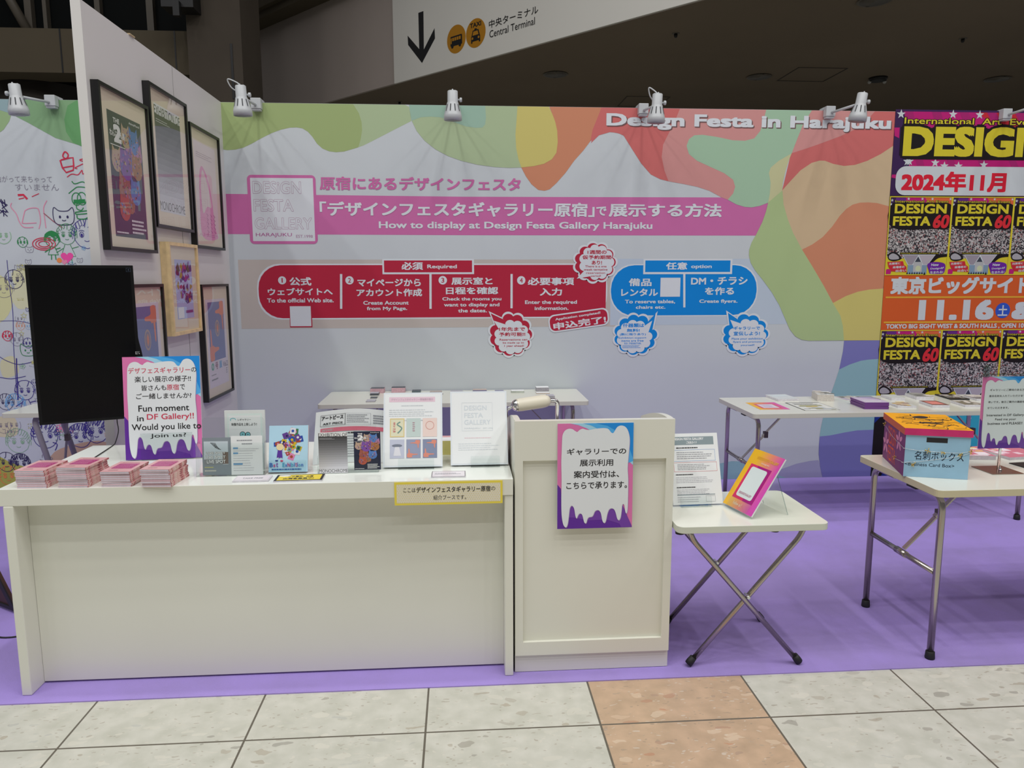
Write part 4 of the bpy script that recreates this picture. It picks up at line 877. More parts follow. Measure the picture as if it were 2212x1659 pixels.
# ------------------------------------------------------------------ clip-on arm lamps along the top of the back wall
def lamp(cx, hx, label, tilt=0.0, loop=0, knob=1, hy=5.0, ztop=2.715):
    root = thing('arm_spotlight', label, 'spotlight', (cx, YW, HW), 'white arm spotlights clipped to the back wall')
    m = MB(); m.box(cx-.034, cx+.034, YW-.055, YW-.006, HW-.050, HW+.020, LAMP_W); m.box(cx-.034, cx+.034, YW-.006, YW+.055, HW+.001, HW+.020, LAMP_W); m.box(cx-.03, cx+.03, YW-.05, YW-.008, HW-.062, HW-.050, LAMP_W); m.build('clamp', root, 0.004)
    A = Vector((math.sin(tilt), 0.05, -math.cos(tilt))).normalized(); T = Vector((hx, hy, ztop))
    J = T+A*.062+Vector((.0, .05, 0)); 
    m = MB(); m.tube([(cx, YW-.03, HW-.025), J], .0085, LAMP_W, 10); m.ball(J, .016, CHROME, 10, 6); m.build('arm', root)
    m = MB(); m.lathe([(.030, 0), (.033, .004), (.034, .068), (.037, .074), (.056, .145), (.058, .150), (.058, .182), (.052, .182), (.048, .150)], T, A, LAMP_W, 28, True, False); m.lathe([(.046, .150), (.0, .152)], T, A, M('lamp_bulb', (.6, .6, .58), .3), 20, False, False)
    for k in range(3): m.ball(T+Vector((.018*math.cos(k*2.1+.5), .018*math.sin(k*2.1+.5), .002)), .006, LAMP_W, 8, 5)
    hd = m.build('lamp_head', root)
    m = MB(); X = A.cross(Vector((0, 1, 0))).normalized(); Yv = A.cross(X)
    for k in range(10):
        a = 2*PI*k/10; d = X*math.cos(a)+Yv*math.sin(a); s_ = A.cross(d)
        p0, p1 = T+A*.084+d*.0418, T+A*.128+d*.0537
        m.quad([p0-s_*.003, p0+s_*.003, p1+s_*.003, p1-s_*.003], M('vent_slot', (.05, .055, .06), .7))
    m.build('vent_slots', hd)
    m = MB(); kx = .046*knob; m.lathe([(.006, 0), (.006, .016), (.014, .017), (.014, .030), (.010, .032)], T+A*.055+Vector((.028*knob, 0, 0)), (knob, 0, 0), LAMP_W, 14); m.build('knob', root)
    if loop:
        m = MB(); c = [T+Vector((0, 0, 0)), T+Vector((loop*.03, .02, .025)), T+Vector((loop*.085, .03, .045)), T+Vector((loop*.07, .04, .0)), T+A*.03+Vector((loop*.03, .05, 0)), J]
        m.tube(smooth([tuple(p) for p in c], 6, False), .0042, LAMP_W, 8); m.build('cord', root)
lamp(-2.676, -2.735, 'white arm spotlight at the far left above the marker drawings', .06, 0, -1)
lamp(-1.350, -1.365, 'white arm spotlight with a looped cord, just right of the partition', .03, -1, 1, 5.0, 2.727)
lamp(-0.032, -0.030, 'white arm spotlight pointing straight at the viewer, above the pink lettering', 0, 0, 1)
lamp(1.292, 1.312, 'white arm spotlight with a looped cord over the word Design', -.03, -.6, 1)
lamp(2.636, 2.706, 'white arm spotlight over the word Harajuku', -.13, 0, 1, 5.0, 2.74)
lamp(3.951, 4.02, 'white arm spotlight clipped above the dark event banner', -.13, 0, 1, 5.0, 2.76)

# ------------------------------------------------------------------ long white counter
CX0, CX1, CY0, CY1, CZ = -1.640, 0.189, 2.655, 3.352, 0.787
root = thing('counter', 'long white reception counter with a thick glossy top, set with booklets and leaflets', 'counter', ((CX0+CX1)/2, (CY0+CY1)/2, 0))
m = MB(); m.box(CX0, CX1, CY0, CY1, CZ-.062, CZ, COUNTER_W, COUNTER_TOP); m.build('counter_top', root, .0015)
m = MB(); m.box(CX0+.015, CX0+.050, CY0-.002, CY1-.02, .004, CZ-.062, COUNTER_W); m.build('side_panel', root, .004)
m = MB(); m.box(CX1-.032, CX1, CY0+.004, CY1-.02, .004, CZ-.062, COUNTER_W); m.build('side_panel', root, .004)
m = MB(); m.box(CX0+.051, CX1-.0325, 2.738, 2.756, .012, CZ-.063, COUNTER_W); m.build('front_panel', root)

# ------------------------------------------------------------------ white lectern
LX0, LX1, LY0, LY1 = 0.197, 0.799, 2.672, 3.11
root = thing('lectern', 'white wooden lectern with a recessed front panel carrying a drip-bordered notice', 'lectern', ((LX0+LX1)/2, (LY0+LY1)/2, 0))
m = MB(); fr = 0.014
m.box(LX0+.002, LX1-.002, LY0+fr, LY0+.03, .08, 1.0, COUNTER_W)
m.build('front_panel', root)
m = MB(); m.box(LX0, LX0+.030, LY0, LY0+fr, .078, 1.0, COUNTER_W); m.box(LX1-.030, LX1, LY0, LY0+fr, .078, 1.0, COUNTER_W); m.box(LX0+.030, LX1-.030, LY0, LY0+fr, .85, 1.0, COUNTER_W); m.box(LX0+.030, LX1-.030, LY0, LY0+fr, .078, .132, COUNTER_W); m.build('front_frame', root)
m = MB(); m.box(LX0, LX1, LY0+.012, LY0+.04, .006, .0775, COUNTER_W); m.build('plinth', root)
prof = [(LY0+.03, .004), (LY1, .004), (LY1, .93)] + [(LY1-.40*(i/12), .93+.07*math.sin(PI/2*i/12)) for i in range(1, 12)] + [(LY0+.03, 1.0)]
for x0 in (LX0, LX1-.022):
    m = MB(); m.prism(prof, (x0, 0, 0), (0, 1, 0), (0, 0, 1), (.022, 0, 0), COUNTER_W); m.build('side_panel', root)
m = MB(); m.obox((LX0+.022, LY0+.03, .955), (LX1-LX0-.044, 0, 0), (0, LY1-LY0-.05, -.10), (0, 0, -.018), COUNTER_W); m.build('reading_slope', root)
m = MB(); m.box(LX0+.022, LX1-.022, LY0+.05, LY1-.02, .40, .418, COUNTER_W); m.build('shelf', root)

# ------------------------------------------------------------------ folding tables
def folding_table(label, x0, x1, y0, y1, z, group='white folding tables', edge=None, shown=None, leg_in=(.055, .05), lift=0.004, lean=0.0, tubem=None):
    edge = edge or TABLE_EDGE; tm = tubem or STEEL; tr = .0135 if not tubem else .017
    root = thing('folding_table', label, 'table', ((x0+x1)/2, (y0+y1)/2, lift), group)
    m = MB(); m.prism(rrect(x0, y0, x1, y1, .025, 5), (0, 0, z-.028), (1, 0, 0), (0, 1, 0), (0, 0, .028), TABLE_TOP, edge); m.build('tabletop', root, .002)
    zt = z-.028
    for sx, xe in ((1, x0+leg_in[0]), (-1, x1-leg_in[0])):
        ya, yb = y0+leg_in[1], y1-leg_in[1]; ym = (ya+yb)/2
        for yy, sg in ((ya, 1), (yb, -1)):
            m = MB(); m.tube(fillet([(xe+lean*sx, yy, lift+.01), (xe, yy, zt-.014), (xe, yy+sg*.16, zt-.014)], .055), tr, tm, 14); lg = m.build('leg', root)
            m = MB(); m.lathe([(.018, 0), (.019, .006), (.017, .030), (.015, .032)], (xe+lean*sx, yy, lift), (0, 0, 1), RUBBER, 16); m.build('foot', lg)
        m = MB(); xc = xe+lean*sx*.48; m.tube([(xc, ya+.012, .36), (xc, yb-.012, .36)], .011, tm, 12); m.tube([(xc, ym-.035, .36), (xc, ym+.035, .36)], .0145, tm, 12); m.build('crossbar', root)
        m = MB(); p0, p1 = Vector((xc+sx*.012, ym, .372)), Vector((xc+sx*(.30 if not lean else .06), ym, zt-.012)); d = (p1-p0); n_ = d.cross(Vector((0, 1, 0))).normalized()
        m.obox(p0-Vector((0, .011, 0)), d*.55, Vector((0, .022, 0)), n_*.006, tm); m.obox(p0+d*.45-Vector((0, .011, 0))+n_*.006, d*.55, Vector((0, .022, 0)), n_*.006, tm); m.box(p0.x+d.x*.5-.012, p0.x+d.x*.5+.012, ym-.014, ym+.014, p0.z+d.z*.5-.02, p0.z+d.z*.5+.02, M('brace_catch', (.10, .08, .07), .5)); m.build('brace', root)
        m = MB(); m.box(xe-.05, xe+.05, ya+.10, ya+.16, zt-.010, zt-.0005, RUBBER); m.build('hinge_clip', root)
    return root
TZ = .715
folding_table('white folding table with small piles of cards against the back wall, behind the counter', -.925, .845, 4.775, 5.325, TZ, leg_in=(.10, .05))
folding_table('white folding table with magazines in front of the dark banner, right rear', 1.737, 3.55, 4.225, 4.84, TZ)
folding_table('white folding table carrying the painted card box, nearest on the right', 1.815, 3.62, 2.618, 3.195, TZ, edge=M('table_edge_worn', rgb(176, 168, 138, 1.4), .45))
folding_table('white folding table glimpsed at the far left in front of the marker drawings', -2.785, -1.75, 4.615, 4.99, TZ, leg_in=(.17, .04), lean=.16, tubem=M('grey_paint', (.30, .28, .31), .5))

# ------------------------------------------------------------------ small cross-legged table beside the lectern
root = thing('side_table', 'small white table on crossed steel legs beside the lectern', 'table', (1.09, 2.83, .004))
XZ = .60
m = MB(); m.prism(rrect(.803, 2.608, 1.392, 3.052, .03, 5), (0, 0, XZ-.026), (1, 0, 0), (0, 1, 0), (0, 0, .026), TABLE_TOP, M('side_table_edge', rgb(182, 186, 172, 1.4), .35)); m.build('tabletop', root, .002)
for yy, nm in ((2.672, 0), (3.025, 1)):
    o_ = .008 if nm == 0 else -.008
    for xa, xb, off in ((.890, 1.328, o_), (1.318, .862, -o_)):
        xt = xb; m = MB(); s_ = 1 if xt > xa else -1
        m.tube(fillet([(xa, yy+off, .020), (xt-s_*.02, yy+off, XZ-.075), (xt, yy+off, XZ-.027)], .05, 6), .0105, STEEL, 14); lg = m.build('leg', root)
        d = Vector((xt-xa, 0, XZ)).normalized()
        m = MB(); m.lathe([(.015, -.012), (.0155, .0), (.0135, .022)], (xa, yy+off, .0235), d, RUBBER, 16); m.build('foot', lg)
    m = MB(); m.tube([(1.105, yy-.02, .292), (1.105, yy+.02, .292)], .006, CHROME, 10); m.build('pivot_pin', root)
for px in (.826, 1.196):
    m = MB(); m.lathe([(.017, -.016), (.018, -.002), (.018, 0)], (px, 2.66, XZ-.0265), (0, 0, 1), RUBBER, 16); m.build('stop_knob', root)

# ------------------------------------------------------------------ padded chair behind the lectern
root = thing('padded_chair', 'chrome tube chair with a cream padded roll, seen over the lectern', 'chair', (.31, 3.25, .004))
CREAM = M('cream_vinyl', rgb(206, 200, 182, 1.25), .4)
ax = Vector((.150, .02, .017)).normalized(); c0 = Vector((.243, 3.20, .968))
m = MB(); m.lathe([(.022, -.004), (.0275, .0), (.0275, .004), (.029, .02), (.029, .118), (.027, .135), (.022, .147), (.012, .154), (.0, .156)], c0, ax, CREAM, 28, True, False); m.build('back_roll', root)
m = MB(); m.lathe([(.010, -.022), (.020, -.016), (.0255, -.006), (.0275, .001), (.0275, .004)], c0, ax, CHROME, 28, True, False); m.build('roll_cap', root)
e0 = c0+ax*.150
m = MB(); m.tube(fillet([c0-ax*.01, c0-ax*.045+Vector((0, 0, -.012)), (.206, 3.215, .88), (.206, 3.235, .60)], .03), .0075, CHROME, 12); m.tube(fillet([e0, (.428, 3.225, e0.z-.004), (.428, 3.235, .60)], .045), .0105, CHROME, 12); m.build('back_tube', root)
m = MB(); m.prism(rrect(.215, 3.20, .50, 3.50, .06), (0, 0, .56), (1, 0, 0), (0, 1, 0), (0, 0, .05), CREAM); m.build('seat', root, .01)
for x, y in ((.24, 3.23), (.47, 3.23), (.24, 3.47), (.47, 3.47)):
    m = MB(); m.tube([(x, y, .005), (x, y, .56)], .010, CHROME, 10); m.build('leg', root)

# ------------------------------------------------------------------ portrait screen on the front edge of the partition
root = thing('monitor', 'black wall-mounted screen turned upright, switched off, left above the counter', 'monitor', (-1.60, 3.31, .905))
U = Vector((math.cos(.40), math.sin(.40), 0)); V = Vector((0, 0, 1)); N = Vector((U.y, -U.x, 0))
o = Vector((-1.793, 3.230, .905)); Wd, Hd = .400, .676
SCRN = M('screen_black', (0.003, 0.003, 0.0035), .25, spec=.2); BEZ = M('bezel_black', (0.006, 0.006, 0.0065), .4, spec=.25)
out = rrect(0, 0, Wd, Hd, .006, 3)
m = MB(); m.prism([(0, 0), (Wd, 0)] + [(Wd+.013*math.sin(PI*i/10)**1.5, .16+.20*i/10) for i in range(11)] + [(Wd, Hd), (0, Hd)], o, U, V, -N*.038, BEZ); m.build('housing', root, .002)
m = MB(); m.obox(o+U*.013+V*.013+N*.0005, U*(Wd-.026), V*(Hd-.026), N*.0008, SCRN); m.build('screen', root)
m = MB(); A = Sheet(m, o+N*.0015, U, V, .0004)
A.text('LG', [(Wd-.013, .283), (Wd-.001, .301)], M('badge_grey', (.45, .45, .45), .4), .02, rot=-PI/2); A.fill(ell(Wd-.007, .262, .0075, n=16), M('badge_red', (.35, .01, .03), .4)); A.lay = 2; A.stroke(arc(Wd-.007, .262, .0045, .0045, .6, 5.4), .001, M('badge_grey', (.45, .45, .45), .4)); A.lay = 1; A.frame(Wd-.028, Hd-.028, Wd-.010, Hd-.012, .001, M('sticker_blue', (.04, .06, .10), .4)); A.text('4', [(Wd-.022, Hd-.025), (Wd-.016, Hd-.015)], M('sticker_blue', (.04, .06, .10), .4)); m.build('badge', root)
m = MB(); m.obox(Vector((-1.634, 3.345, 1.20)), Vector((.038, 0, 0)), Vector((0, .117, 0)), Vector((0, 0, .10)), BEZ); m.build('wall_bracket', root)
m = MB(); m.tube(smooth([(-1.533, 3.38, 1.0), (-1.535, 3.368, .90), (-1.53, 3.362, .85), (-1.545, 3.36, .80), (-1.548, 3.345, .7895), (-1.535, 3.25, .7895), (-1.512, 3.05, .7895), (-1.50, 2.93, .7895)], 5, False), .0022, BLACK, 8); m.build('power_cord', root)

# dark framed easel board at the left edge, behind the counter
root = thing('easel_board', 'dark brown black-edged board on the carpet at far left, behind the counter', 'board', (-2.2, 3.5, .004))
O_ = Vector((-2.055, 3.36, .030)); du = Vector((-.85, .55, 0)).normalized(); dv = Vector((-.02, .30, 1)).normalized(); dv = (Vector((0, 0, 1))+Vector((-.38, .02, 0))*1.0).normalized()
nn = du.cross(dv).normalized(); 
if nn.y > 0: nn = -nn
m = MB(); m.obox(O_, du*.55, dv*.62, -nn*.02, mottled('brown_board', (.075, .030, .018), .15, 6, .6)); m.build('board_panel', root)
m = MB(); m.obox(O_-du*.02-dv*.005, du*.035, dv*.64, nn*.006-nn*.0, RUBBER); m.obox(O_-dv*.01, du*.55, dv*.02, nn*.006, RUBBER); m.build('frame', root)
m = MB(); m.tube(smooth([(-2.3, 3.3, .007), (-2.05, 3.16, .007), (-1.93, 3.12, .007), (-1.75, 3.20, .007)], 6, False), .004, BLACK, 8); tag(m.build('floor_cable'), 'thin black cable on the carpet behind the left end of the counter', 'cable')

# ------------------------------------------------------------------ printed notices with the dripping border
DK = 1.5
D_PINK = ink(190, 102, 150, DK); D_BLUE = ink(30, 120, 190, DK); D_MID = ink(70, 150, 212, DK); D_LIGHT = ink(140, 184, 214, DK); D_PUR = ink(84, 40, 132, DK); D_PUR2 = ink(100, 58, 142, DK); D_WHT = ink(194, 198, 200, DK); D_SHD = ink(150, 130, 165, DK)
DRIP = [(682, 440), (690, 390), (715, 350), (755, 332), (795, 337), (825, 358), (850, 368), (870, 350), (905, 334), (945, 345), (985, 348), (1040, 338), (1100, 332), (1160, 332), (1195, 345), (1220, 378), (1243, 388), (1262, 365), (1290, 322), (1330, 306), (1375, 318), (1405, 355), (1425, 420), (1430, 500), (1420, 640), (1412, 780), (1420, 900), (1421, 1100), (1418, 1240), (1408, 1285), (1395, 1270), (1386, 1220), (1380, 1190), (1368, 1177), (1356, 1195), (1350, 1260), (1340, 1330), (1322, 1360), (1303, 1340), (1285, 1275), (1265, 1235), (1235, 1223), (1208, 1240), (1190, 1290), (1175, 1365), (1155, 1387), (1135, 1355), (1120, 1280), (1098, 1245), (1075, 1240), (1050, 1255), (1025, 1308), (985, 1318), (968, 1340), (958, 1375), (945, 1387), (930, 1365), (912, 1295), (890, 1273), (868, 1285), (852, 1320), (843, 1325), (832, 1290), (820, 1220), (800, 1187), (785, 1187), (770, 1215), (760, 1300), (750, 1380), (735, 1422), (715, 1420), (695, 1380), (680, 1280), (676, 1100), (678, 900), (674, 700), (678, 560)]
def drip_sign(A, w, h):
    """A: Sheet whose u,v run over 0..w, 0..h"""
    f = lambda p: ((p[0]-632)/840*w, (1-(p[1]-276)/1168)*h)
    c = lambda pts: [(min(max(u, 0), w), min(max(v, 0), h)) for u, v in map(f, pts)]
    A.lay = 1; A.rect(0, 0, w, h, D_PINK); A.lay = 2
    A.fill(c([(770, 270), (860, 295), (950, 330), (990, 352), (1200, 500), (1472, 745), (1480, 270)]), D_LIGHT); A.fill(c([(630, 945), (672, 995), (700, 1450), (630, 1450)]), D_PUR); A.fill(c([(632, 1444), (632, 1100), (1360, 1190), (1468, 1425), (1468, 1446)]), D_PUR)
    A.lay = 3; A.fill(c([(910, 270), (1000, 300), (1080, 340), (1420, 720), (1472, 700), (1480, 270)]), D_MID); A.fill(c([(680, 1310), (820, 1320), (980, 1355), (1180, 1350), (1330, 1400), (1350, 1440), (1472, 1440), (1365, 1195), (680, 1100)]), D_PUR2)
    A.lay = 4; A.fill(c([(1050, 270), (1180, 305), (1275, 360), (1430, 560), (1472, 670), (1480, 270)]), D_BLUE)
    A.lay = 5; A.fill([f((p[0]+5, p[1]+6)) for p in smooth(DRIP, 3)], D_SHD); A.lay = 6; A.fill([f(p) for p in smooth(DRIP, 3)], D_WHT); A.lay = 7
    return f
def fb(f, x0, y0, x1, y1): return [f((x0, y0)), f((x1, y1))]
def ordinal(i): return ('topmost', 'second from the top', 'third from the top', 'fourth from the top', 'fifth from the top', 'sixth from the top', 'seventh from the top', 'eighth from the top', 'ninth from the top', 'tenth from the top', 'eleventh from the top', 'twelfth from the top', 'thirteenth from the top')[i]
def tilted(x, y, z, yaw, tilt):
    U = Vector((math.cos(yaw), math.sin(yaw), 0)); Bk = Vector((-math.sin(yaw), math.cos(yaw), 0)); V = Vector((0, 0, 1))*math.cos(tilt)+Bk*math.sin(tilt)
    return Vector((x, y, z)), U, V, U.cross(V).normalized()

# notice on the lectern front
root = thing('notice_board', 'drip-bordered Japanese notice in pink, blue and purple on the lectern front', 'sign', (.495, LY0-.01, .588), 'drip-bordered notices')
m = MB(); o, U, V, N = tilted(.355, LY0-.0125, .588, -.0, .02); m.obox(o-N*.0, U*.285, V*.402, -N*.003, D_WHT); A = Sheet(m, o, U, V, .0003); f = drip_sign(A, .285, .402)
for body, bx in (('ギャラリーでの', (735, 550, 1393, 622)), ('展示利用', (878, 672, 1250, 748)), ('案内受付は、', (812, 798, 1318, 878)), ('こちらで承ります。', (730, 922, 1408, 1000))): A.text(body, fb(f, *bx), BLACK, .022)
m.build('board', root)
m = MB(); m.obox(o+U*.13+V*.36-N*.005, U*.03, V*.03, N*.0018, ACRYL_EDGE); m.build('tape_pad', root)

# notice standing on the counter
root = thing('notice_board', 'tall drip-bordered notice asking people to join in, standing on the counter before the screen', 'sign', (-1.22, 3.06, CZ), 'drip-bordered notices')
o, U, V, N = tilted(-1.364, 3.042, CZ+.004, .099, .111)
m = MB(); m.obox(o, U*.297, V*.42, -N*.004, D_WHT); A = Sheet(m, o, U, V, .0003); f = drip_sign(A, .297, .42)
g = lambda x0, y0, x1, y1: [(.297*(x0-1032)/690+.002, .42*(1-(y0-1386)/880)), (.297*(x1-1032)/690+.002, .42*(1-(y1-1386)/880))]
RT = ink(176, 50, 74, DK)
A.text('デザフェスギャラリー', g(1078, 1478, 1632, 1530), RT, .012); A.text('の', g(1640, 1484, 1686, 1524), BLACK, .012); A.text('楽しい展示の様子!!', g(1132, 1552, 1634, 1604), BLACK, .012)
A.text('皆さんも', g(1190, 1628, 1410, 1676), BLACK, .012); A.text('原宿', g(1414, 1626, 1524, 1676), RT, .012); A.text('で', g(1534, 1628, 1578, 1674), BLACK, .012); A.text('ご一緒しませんか?', g(1140, 1698, 1634, 1748), BLACK, .012)
A.text('Fun moment', g(1155, 1800, 1610, 1855), BLACK, .018); A.text('in', g(1140, 1890, 1200, 1936), BLACK, .018); A.text('DF Gallery!!', g(1228, 1876, 1650, 1940), RT, .018); A.text('Would you like to', g(1090, 1960, 1712, 2030), BLACK, .018); A.text('Join us?', g(1252, 2046, 1574, 2090), BLACK, .01)
m.build('board', root)
m = MB(); m.obox(o+U*.06-V*.0+N*.006, U*.20, V*.105, N*.002, ACRYL); m.obox(o+U*.06+V*.105+N*.006, U*.20, V*.001, N*.002, ACRYL_EDGE); m.obox(o+U*.06-N*.03-V*.002, U*.20, N*.038, V*.002, ACRYL); m.obox(o+U*.06-N*.007, U*.20, V*.20, -N*.002, ACRYL); m.build('acrylic_holder', root)

# ------------------------------------------------------------------ stacks of pink booklets on the counter's left end
COVER = mottled('pink_cover', rgb(204, 158, 160, 1.15), .04, 30, .45); PAGES = mottled('booklet_pages', rgb(204, 202, 212, 1.2), .06, 90, .7)
SPINE = M('pink_spine', rgb(186, 120, 120, 1.25), .5); t = NT(SPINE); wv = t.n('ShaderNodeTexVoronoi'); wv.inputs['Scale'].default_value = 70.0; t.l(t.pos(), wv.inputs['Vector'])
q_ = t.n('ShaderNodeSeparateColor'); t.l(wv.outputs['Color'], q_.inputs[0]); t.l(t.ramp(q_.outputs[0], [(0, rgb(150, 70, 74, 1.25)), (.45, rgb(186, 120, 118, 1.25)), (.75, rgb(206, 186, 176, 1.25)), (1, rgb(200, 150, 140, 1.25))]), t.p.inputs['Base Color'])
MAGP = mottled('magenta_block', rgb(160, 62, 110, 1.2), .25, 220, .45)
WB, DB = .105, .150
def make_booklet(th):
    r = thing('booklet', 'x', 'booklet', (0, 0, 0))
    m = MB(); m.box(.0005, WB-.0012, .0, DB, .0005, th-.0006, PAGES); m.build('pages', r)
    m = MB(); m.box(0, WB, -.001, DB+.001, th-.0006, th, COVER); m.box(0, WB, -.001, DB+.001, 0, .0005, COVER); m.box(WB-.0012, WB, -.001, DB+.001, .0005, th-.0006, SPINE)
    A = Sheet(m, (0, 0, th), (1, 0, 0), (0, 1, 0), .0002); A.fill(rrect(.016, .045, .090, .118, .004), MAGP); A.lay = 2
    A.greek(.02, .05, .086, .112, 5, ink(206, 150, 180, 1.2), .25, 7); A.greek(.02, .125, .085, .135, 1, ink(140, 90, 100, 1.2), .3, 8); A.greek(.02, .015, .06, .03, 2, ink(150, 110, 116, 1.2), .3, 9)
    m.build('cover', r); return r
proto = {}
for si, (sx_, sy_, total, n, sk, word) in enumerate(((-1.579, 2.668, .0630, 9, .03, 'leftmost stack'), (-1.433, 2.664, .0730, 11, .06, 'second stack from the left'), (-1.283, 2.662, .0555, 8, .02, 'third stack from the left'), (-1.141, 2.650, .0640, 9, .05, 'stack nearest the brochure holder'))):
    th = total/n; base = make_booklet(th); R = random.Random(40+si)
    for i in range(n):
        b = base if i == 0 else copy_tree(base)
        rz = -.03-sk*.2+R.uniform(-.02, .02)
        if n-1-i in (0,): rz -= .02
        b.location = (sx_+R.uniform(-.002, .003)-.0006*i, sy_+R.uniform(-.002, .003), CZ+.0004+th*i); b.rotation_euler = (0, 0, rz)
        b['label'] = 'pink covered booklet, %s in the counter\'s %s' % (ordinal(n-1-i), word); b['group'] = 'pink booklets stacked on the counter'

# ------------------------------------------------------------------ flat slabs: plates, cards, leaflets, magazines
def slab(name, label, cat, x, y, z, w, d, h, rot, top, side, art=None, group=None, loc=True):
    m = MB(); m.box(0, w, 0, d, 0, h, side, top)
    if art: art(Sheet(m, (0, 0, h), (1, 0, 0), (0, 1, 0), .0002))
    o = m.build(name, None, 0); o.location = (x, y, z); o.rotation_euler = (0, 0, rot); return tag(o, label, cat, group)
CZ1 = CZ+.0004
PLATE = M('plate_white', rgb(214, 208, 212, 1.15), .3)
slab('counter_plate', 'small white TAKE FREE plate lying on the counter', 'plate', -.835, 2.682, CZ1, .128, .074, .006, .02, PLATE, PAPER_E, lambda A: (A.frame(.003, .003, .125, .071, .001, LGREY_T), A.text('TAKE FREE', [(.028, .026), (.102, .042)], GREY_T, .03)), 'small plates on the counter')
def yp(A):
    A.rect(0, 0, .174, .086, BLACK); A.lay = 2; A.rect(.009, .008, .165, .078, M('plate_yellow', rgb(226, 202, 40, 1.1), .35)); A.lay = 3
    A.fill(ell(.03, .068, .022, .009, 16), PAPER); A.text('この展示、出展', [(.045, .045), (.135, .065)], BLACK, .03); A.text('出展者募集中!', [(.03, .018), (.14, .038)], BLACK, .03)
slab('counter_plate', 'yellow plate with a black border lying on the counter', 'plate', -.686, 2.672, CZ1, .174, .086, .005, .035, PLATE, PAPER_E, yp, 'small plates on the counter')
slab('counter_plate', 'narrow white plate with a thin black outline lying before the white folders', 'plate', -.114, 2.690, CZ1, .128, .080, .004, .0, PLATE, PAPER_E, lambda A: (A.frame(.001, .001, .127, .079, .002, BLACK), A.greek(.012, .03, .116, .055, 2, GREY_T, .4, 4)), 'small plates on the counter')
# yellow sign hanging over the counter's front edge
root = thing('booth_sign', 'yellow edged dotted sign stuck to the front edge of the counter', 'sign', (-.05, CY0-.006, .70))
m = MB(); o, U, V, N = tilted(-.2475, CY0-.0032, .6965, .0, .0); m.obox(o, U*.397, V*.0865, -N*.0025, M('sign_yellow', rgb(206, 188, 66, 1.4), .45)); A = Sheet(m, o, U, V, .0003)
DOTW = ink(200, 194, 176, 1.4); DOTY = ink(206, 190, 96, 1.4)
A.rect(.008, .008, .389, .0785, DOTW); A.lay = 2
for i in range(46):
    for j in range(10): A.fill(ell(.012+.0082*i+(.0041 if j % 2 else 0), .0115+.0071*j, .0014, n=6), DOTY)
A.lay = 3; A.text('ここは', [(.033, .049), (.077, .065)], BLACK, .0); A.text('デザインフェスタギャラリー原宿', [(.080, .046), (.352, .068)], BLACK, .022); A.text('の', [(.354, .050), (.370, .064)], BLACK, .0); A.text('紹介ブースです。', [(.142, .018), (.262, .036)], BLACK, .0)
m.build('board', root)

# ------------------------------------------------------------------ clear brochure holders and what stands in them
def flyer(name, label, cat, x, y, z, w, h, yaw, tilt, paper, art, group=None, th=.0015):
    o, U, V, N = tilted(x, y, z, yaw, tilt); m = MB(); m.obox(o, U*w, V*h, -N*th, paper); A = Sheet(m, o, U, V, .00025); art(A, w, h)
    return tag(m.build(name), label, cat, group)
def holder(label, x0, x1, y, zf, zb, tilt=.10, dep=.055, group='clear acrylic holders'):
    root = thing('brochure_holder', label, 'holder', ((x0+x1)/2, y, CZ1), group); w = x1-x0
    o, U, V, N = tilted(x0, y+.0, CZ1, .0, tilt)
    m = MB(); m.prism(rrect(0, 0, w, zf, (0, .012, .012, 0)), o, U, V, -N*.002, ACRYL, ACRYL_EDGE); m.build('front_pocket', root)
    ob = Vector((x0, y+dep, CZ1)); m = MB(); m.prism(rrect(.008, 0, w-.012, zb, (0, .014, .014, 0)), ob, U, V, -N*.002, ACRYL, ACRYL_EDGE); m.build('back_plate', root)
    for sx in (0, w-.002):
        m = MB(); m.quad([o+U*sx, ob+U*sx, ob+U*sx+V*zf, o+U*sx+V*zf], ACRYL); m.build('side', root)
    m = MB(); m.box(x0, x1, y, y+dep, CZ1, CZ1+.0015, ACRYL); m.build('base', root)
holder('wide clear holder with grey and white leaflets next to the tall notice', -.993, -.742, 2.772, .125, .212)
GFLY = ink(118, 126, 132, 1.45)
def live(A, w, h):
    A.rect(0, 0, w, h, GFLY); A.lay = 2; A.rect(.006, .040, w-.010, h-.014, ink(176, 186, 192, 1.4)); A.rect(w-.030, .042, w-.010, h-.055, ink(106, 92, 84, 1.4)); A.rect(.006, .040, w-.03, .060, ink(120, 124, 126, 1.4)); A.lay = 3
    A.text('LIVE SPOT', [(.014, .079), (w-.02, .088)], PAPER, .03, outline=BLACK, ow=.05); A.text('LIVE SPOT', [(.012, .062), (w-.02, .074)], PAPER, .03, outline=BLACK, ow=.05); A.text('LIVE SPOT', [(.016, .045), (w-.02, .058)], PAPER, .03, outline=BLACK, ow=.05)
    for i in range(5): A.stroke([(.03+.004*i, h-.02-.004*i), (.05+.002*i, h-.022-.005*i), (.045+.006*i, h-.03-.004*i)], .0018, BLACK)
    A.greek(.008, .026, .05, .034, 1, ink(176, 176, 120, 1.3), .5, 2); A.greek(.008, .012, .06, .022, 1, ink(186, 186, 176, 1.3), .5, 6)
flyer('leaflet', 'grey leaflet reading LIVE SPOT at the left of the wide clear holder', 'leaflet', -.972, 2.782, CZ1+.003, .105, .142, .0, .10, GFLY, live, 'leaflets standing in the clear holders')
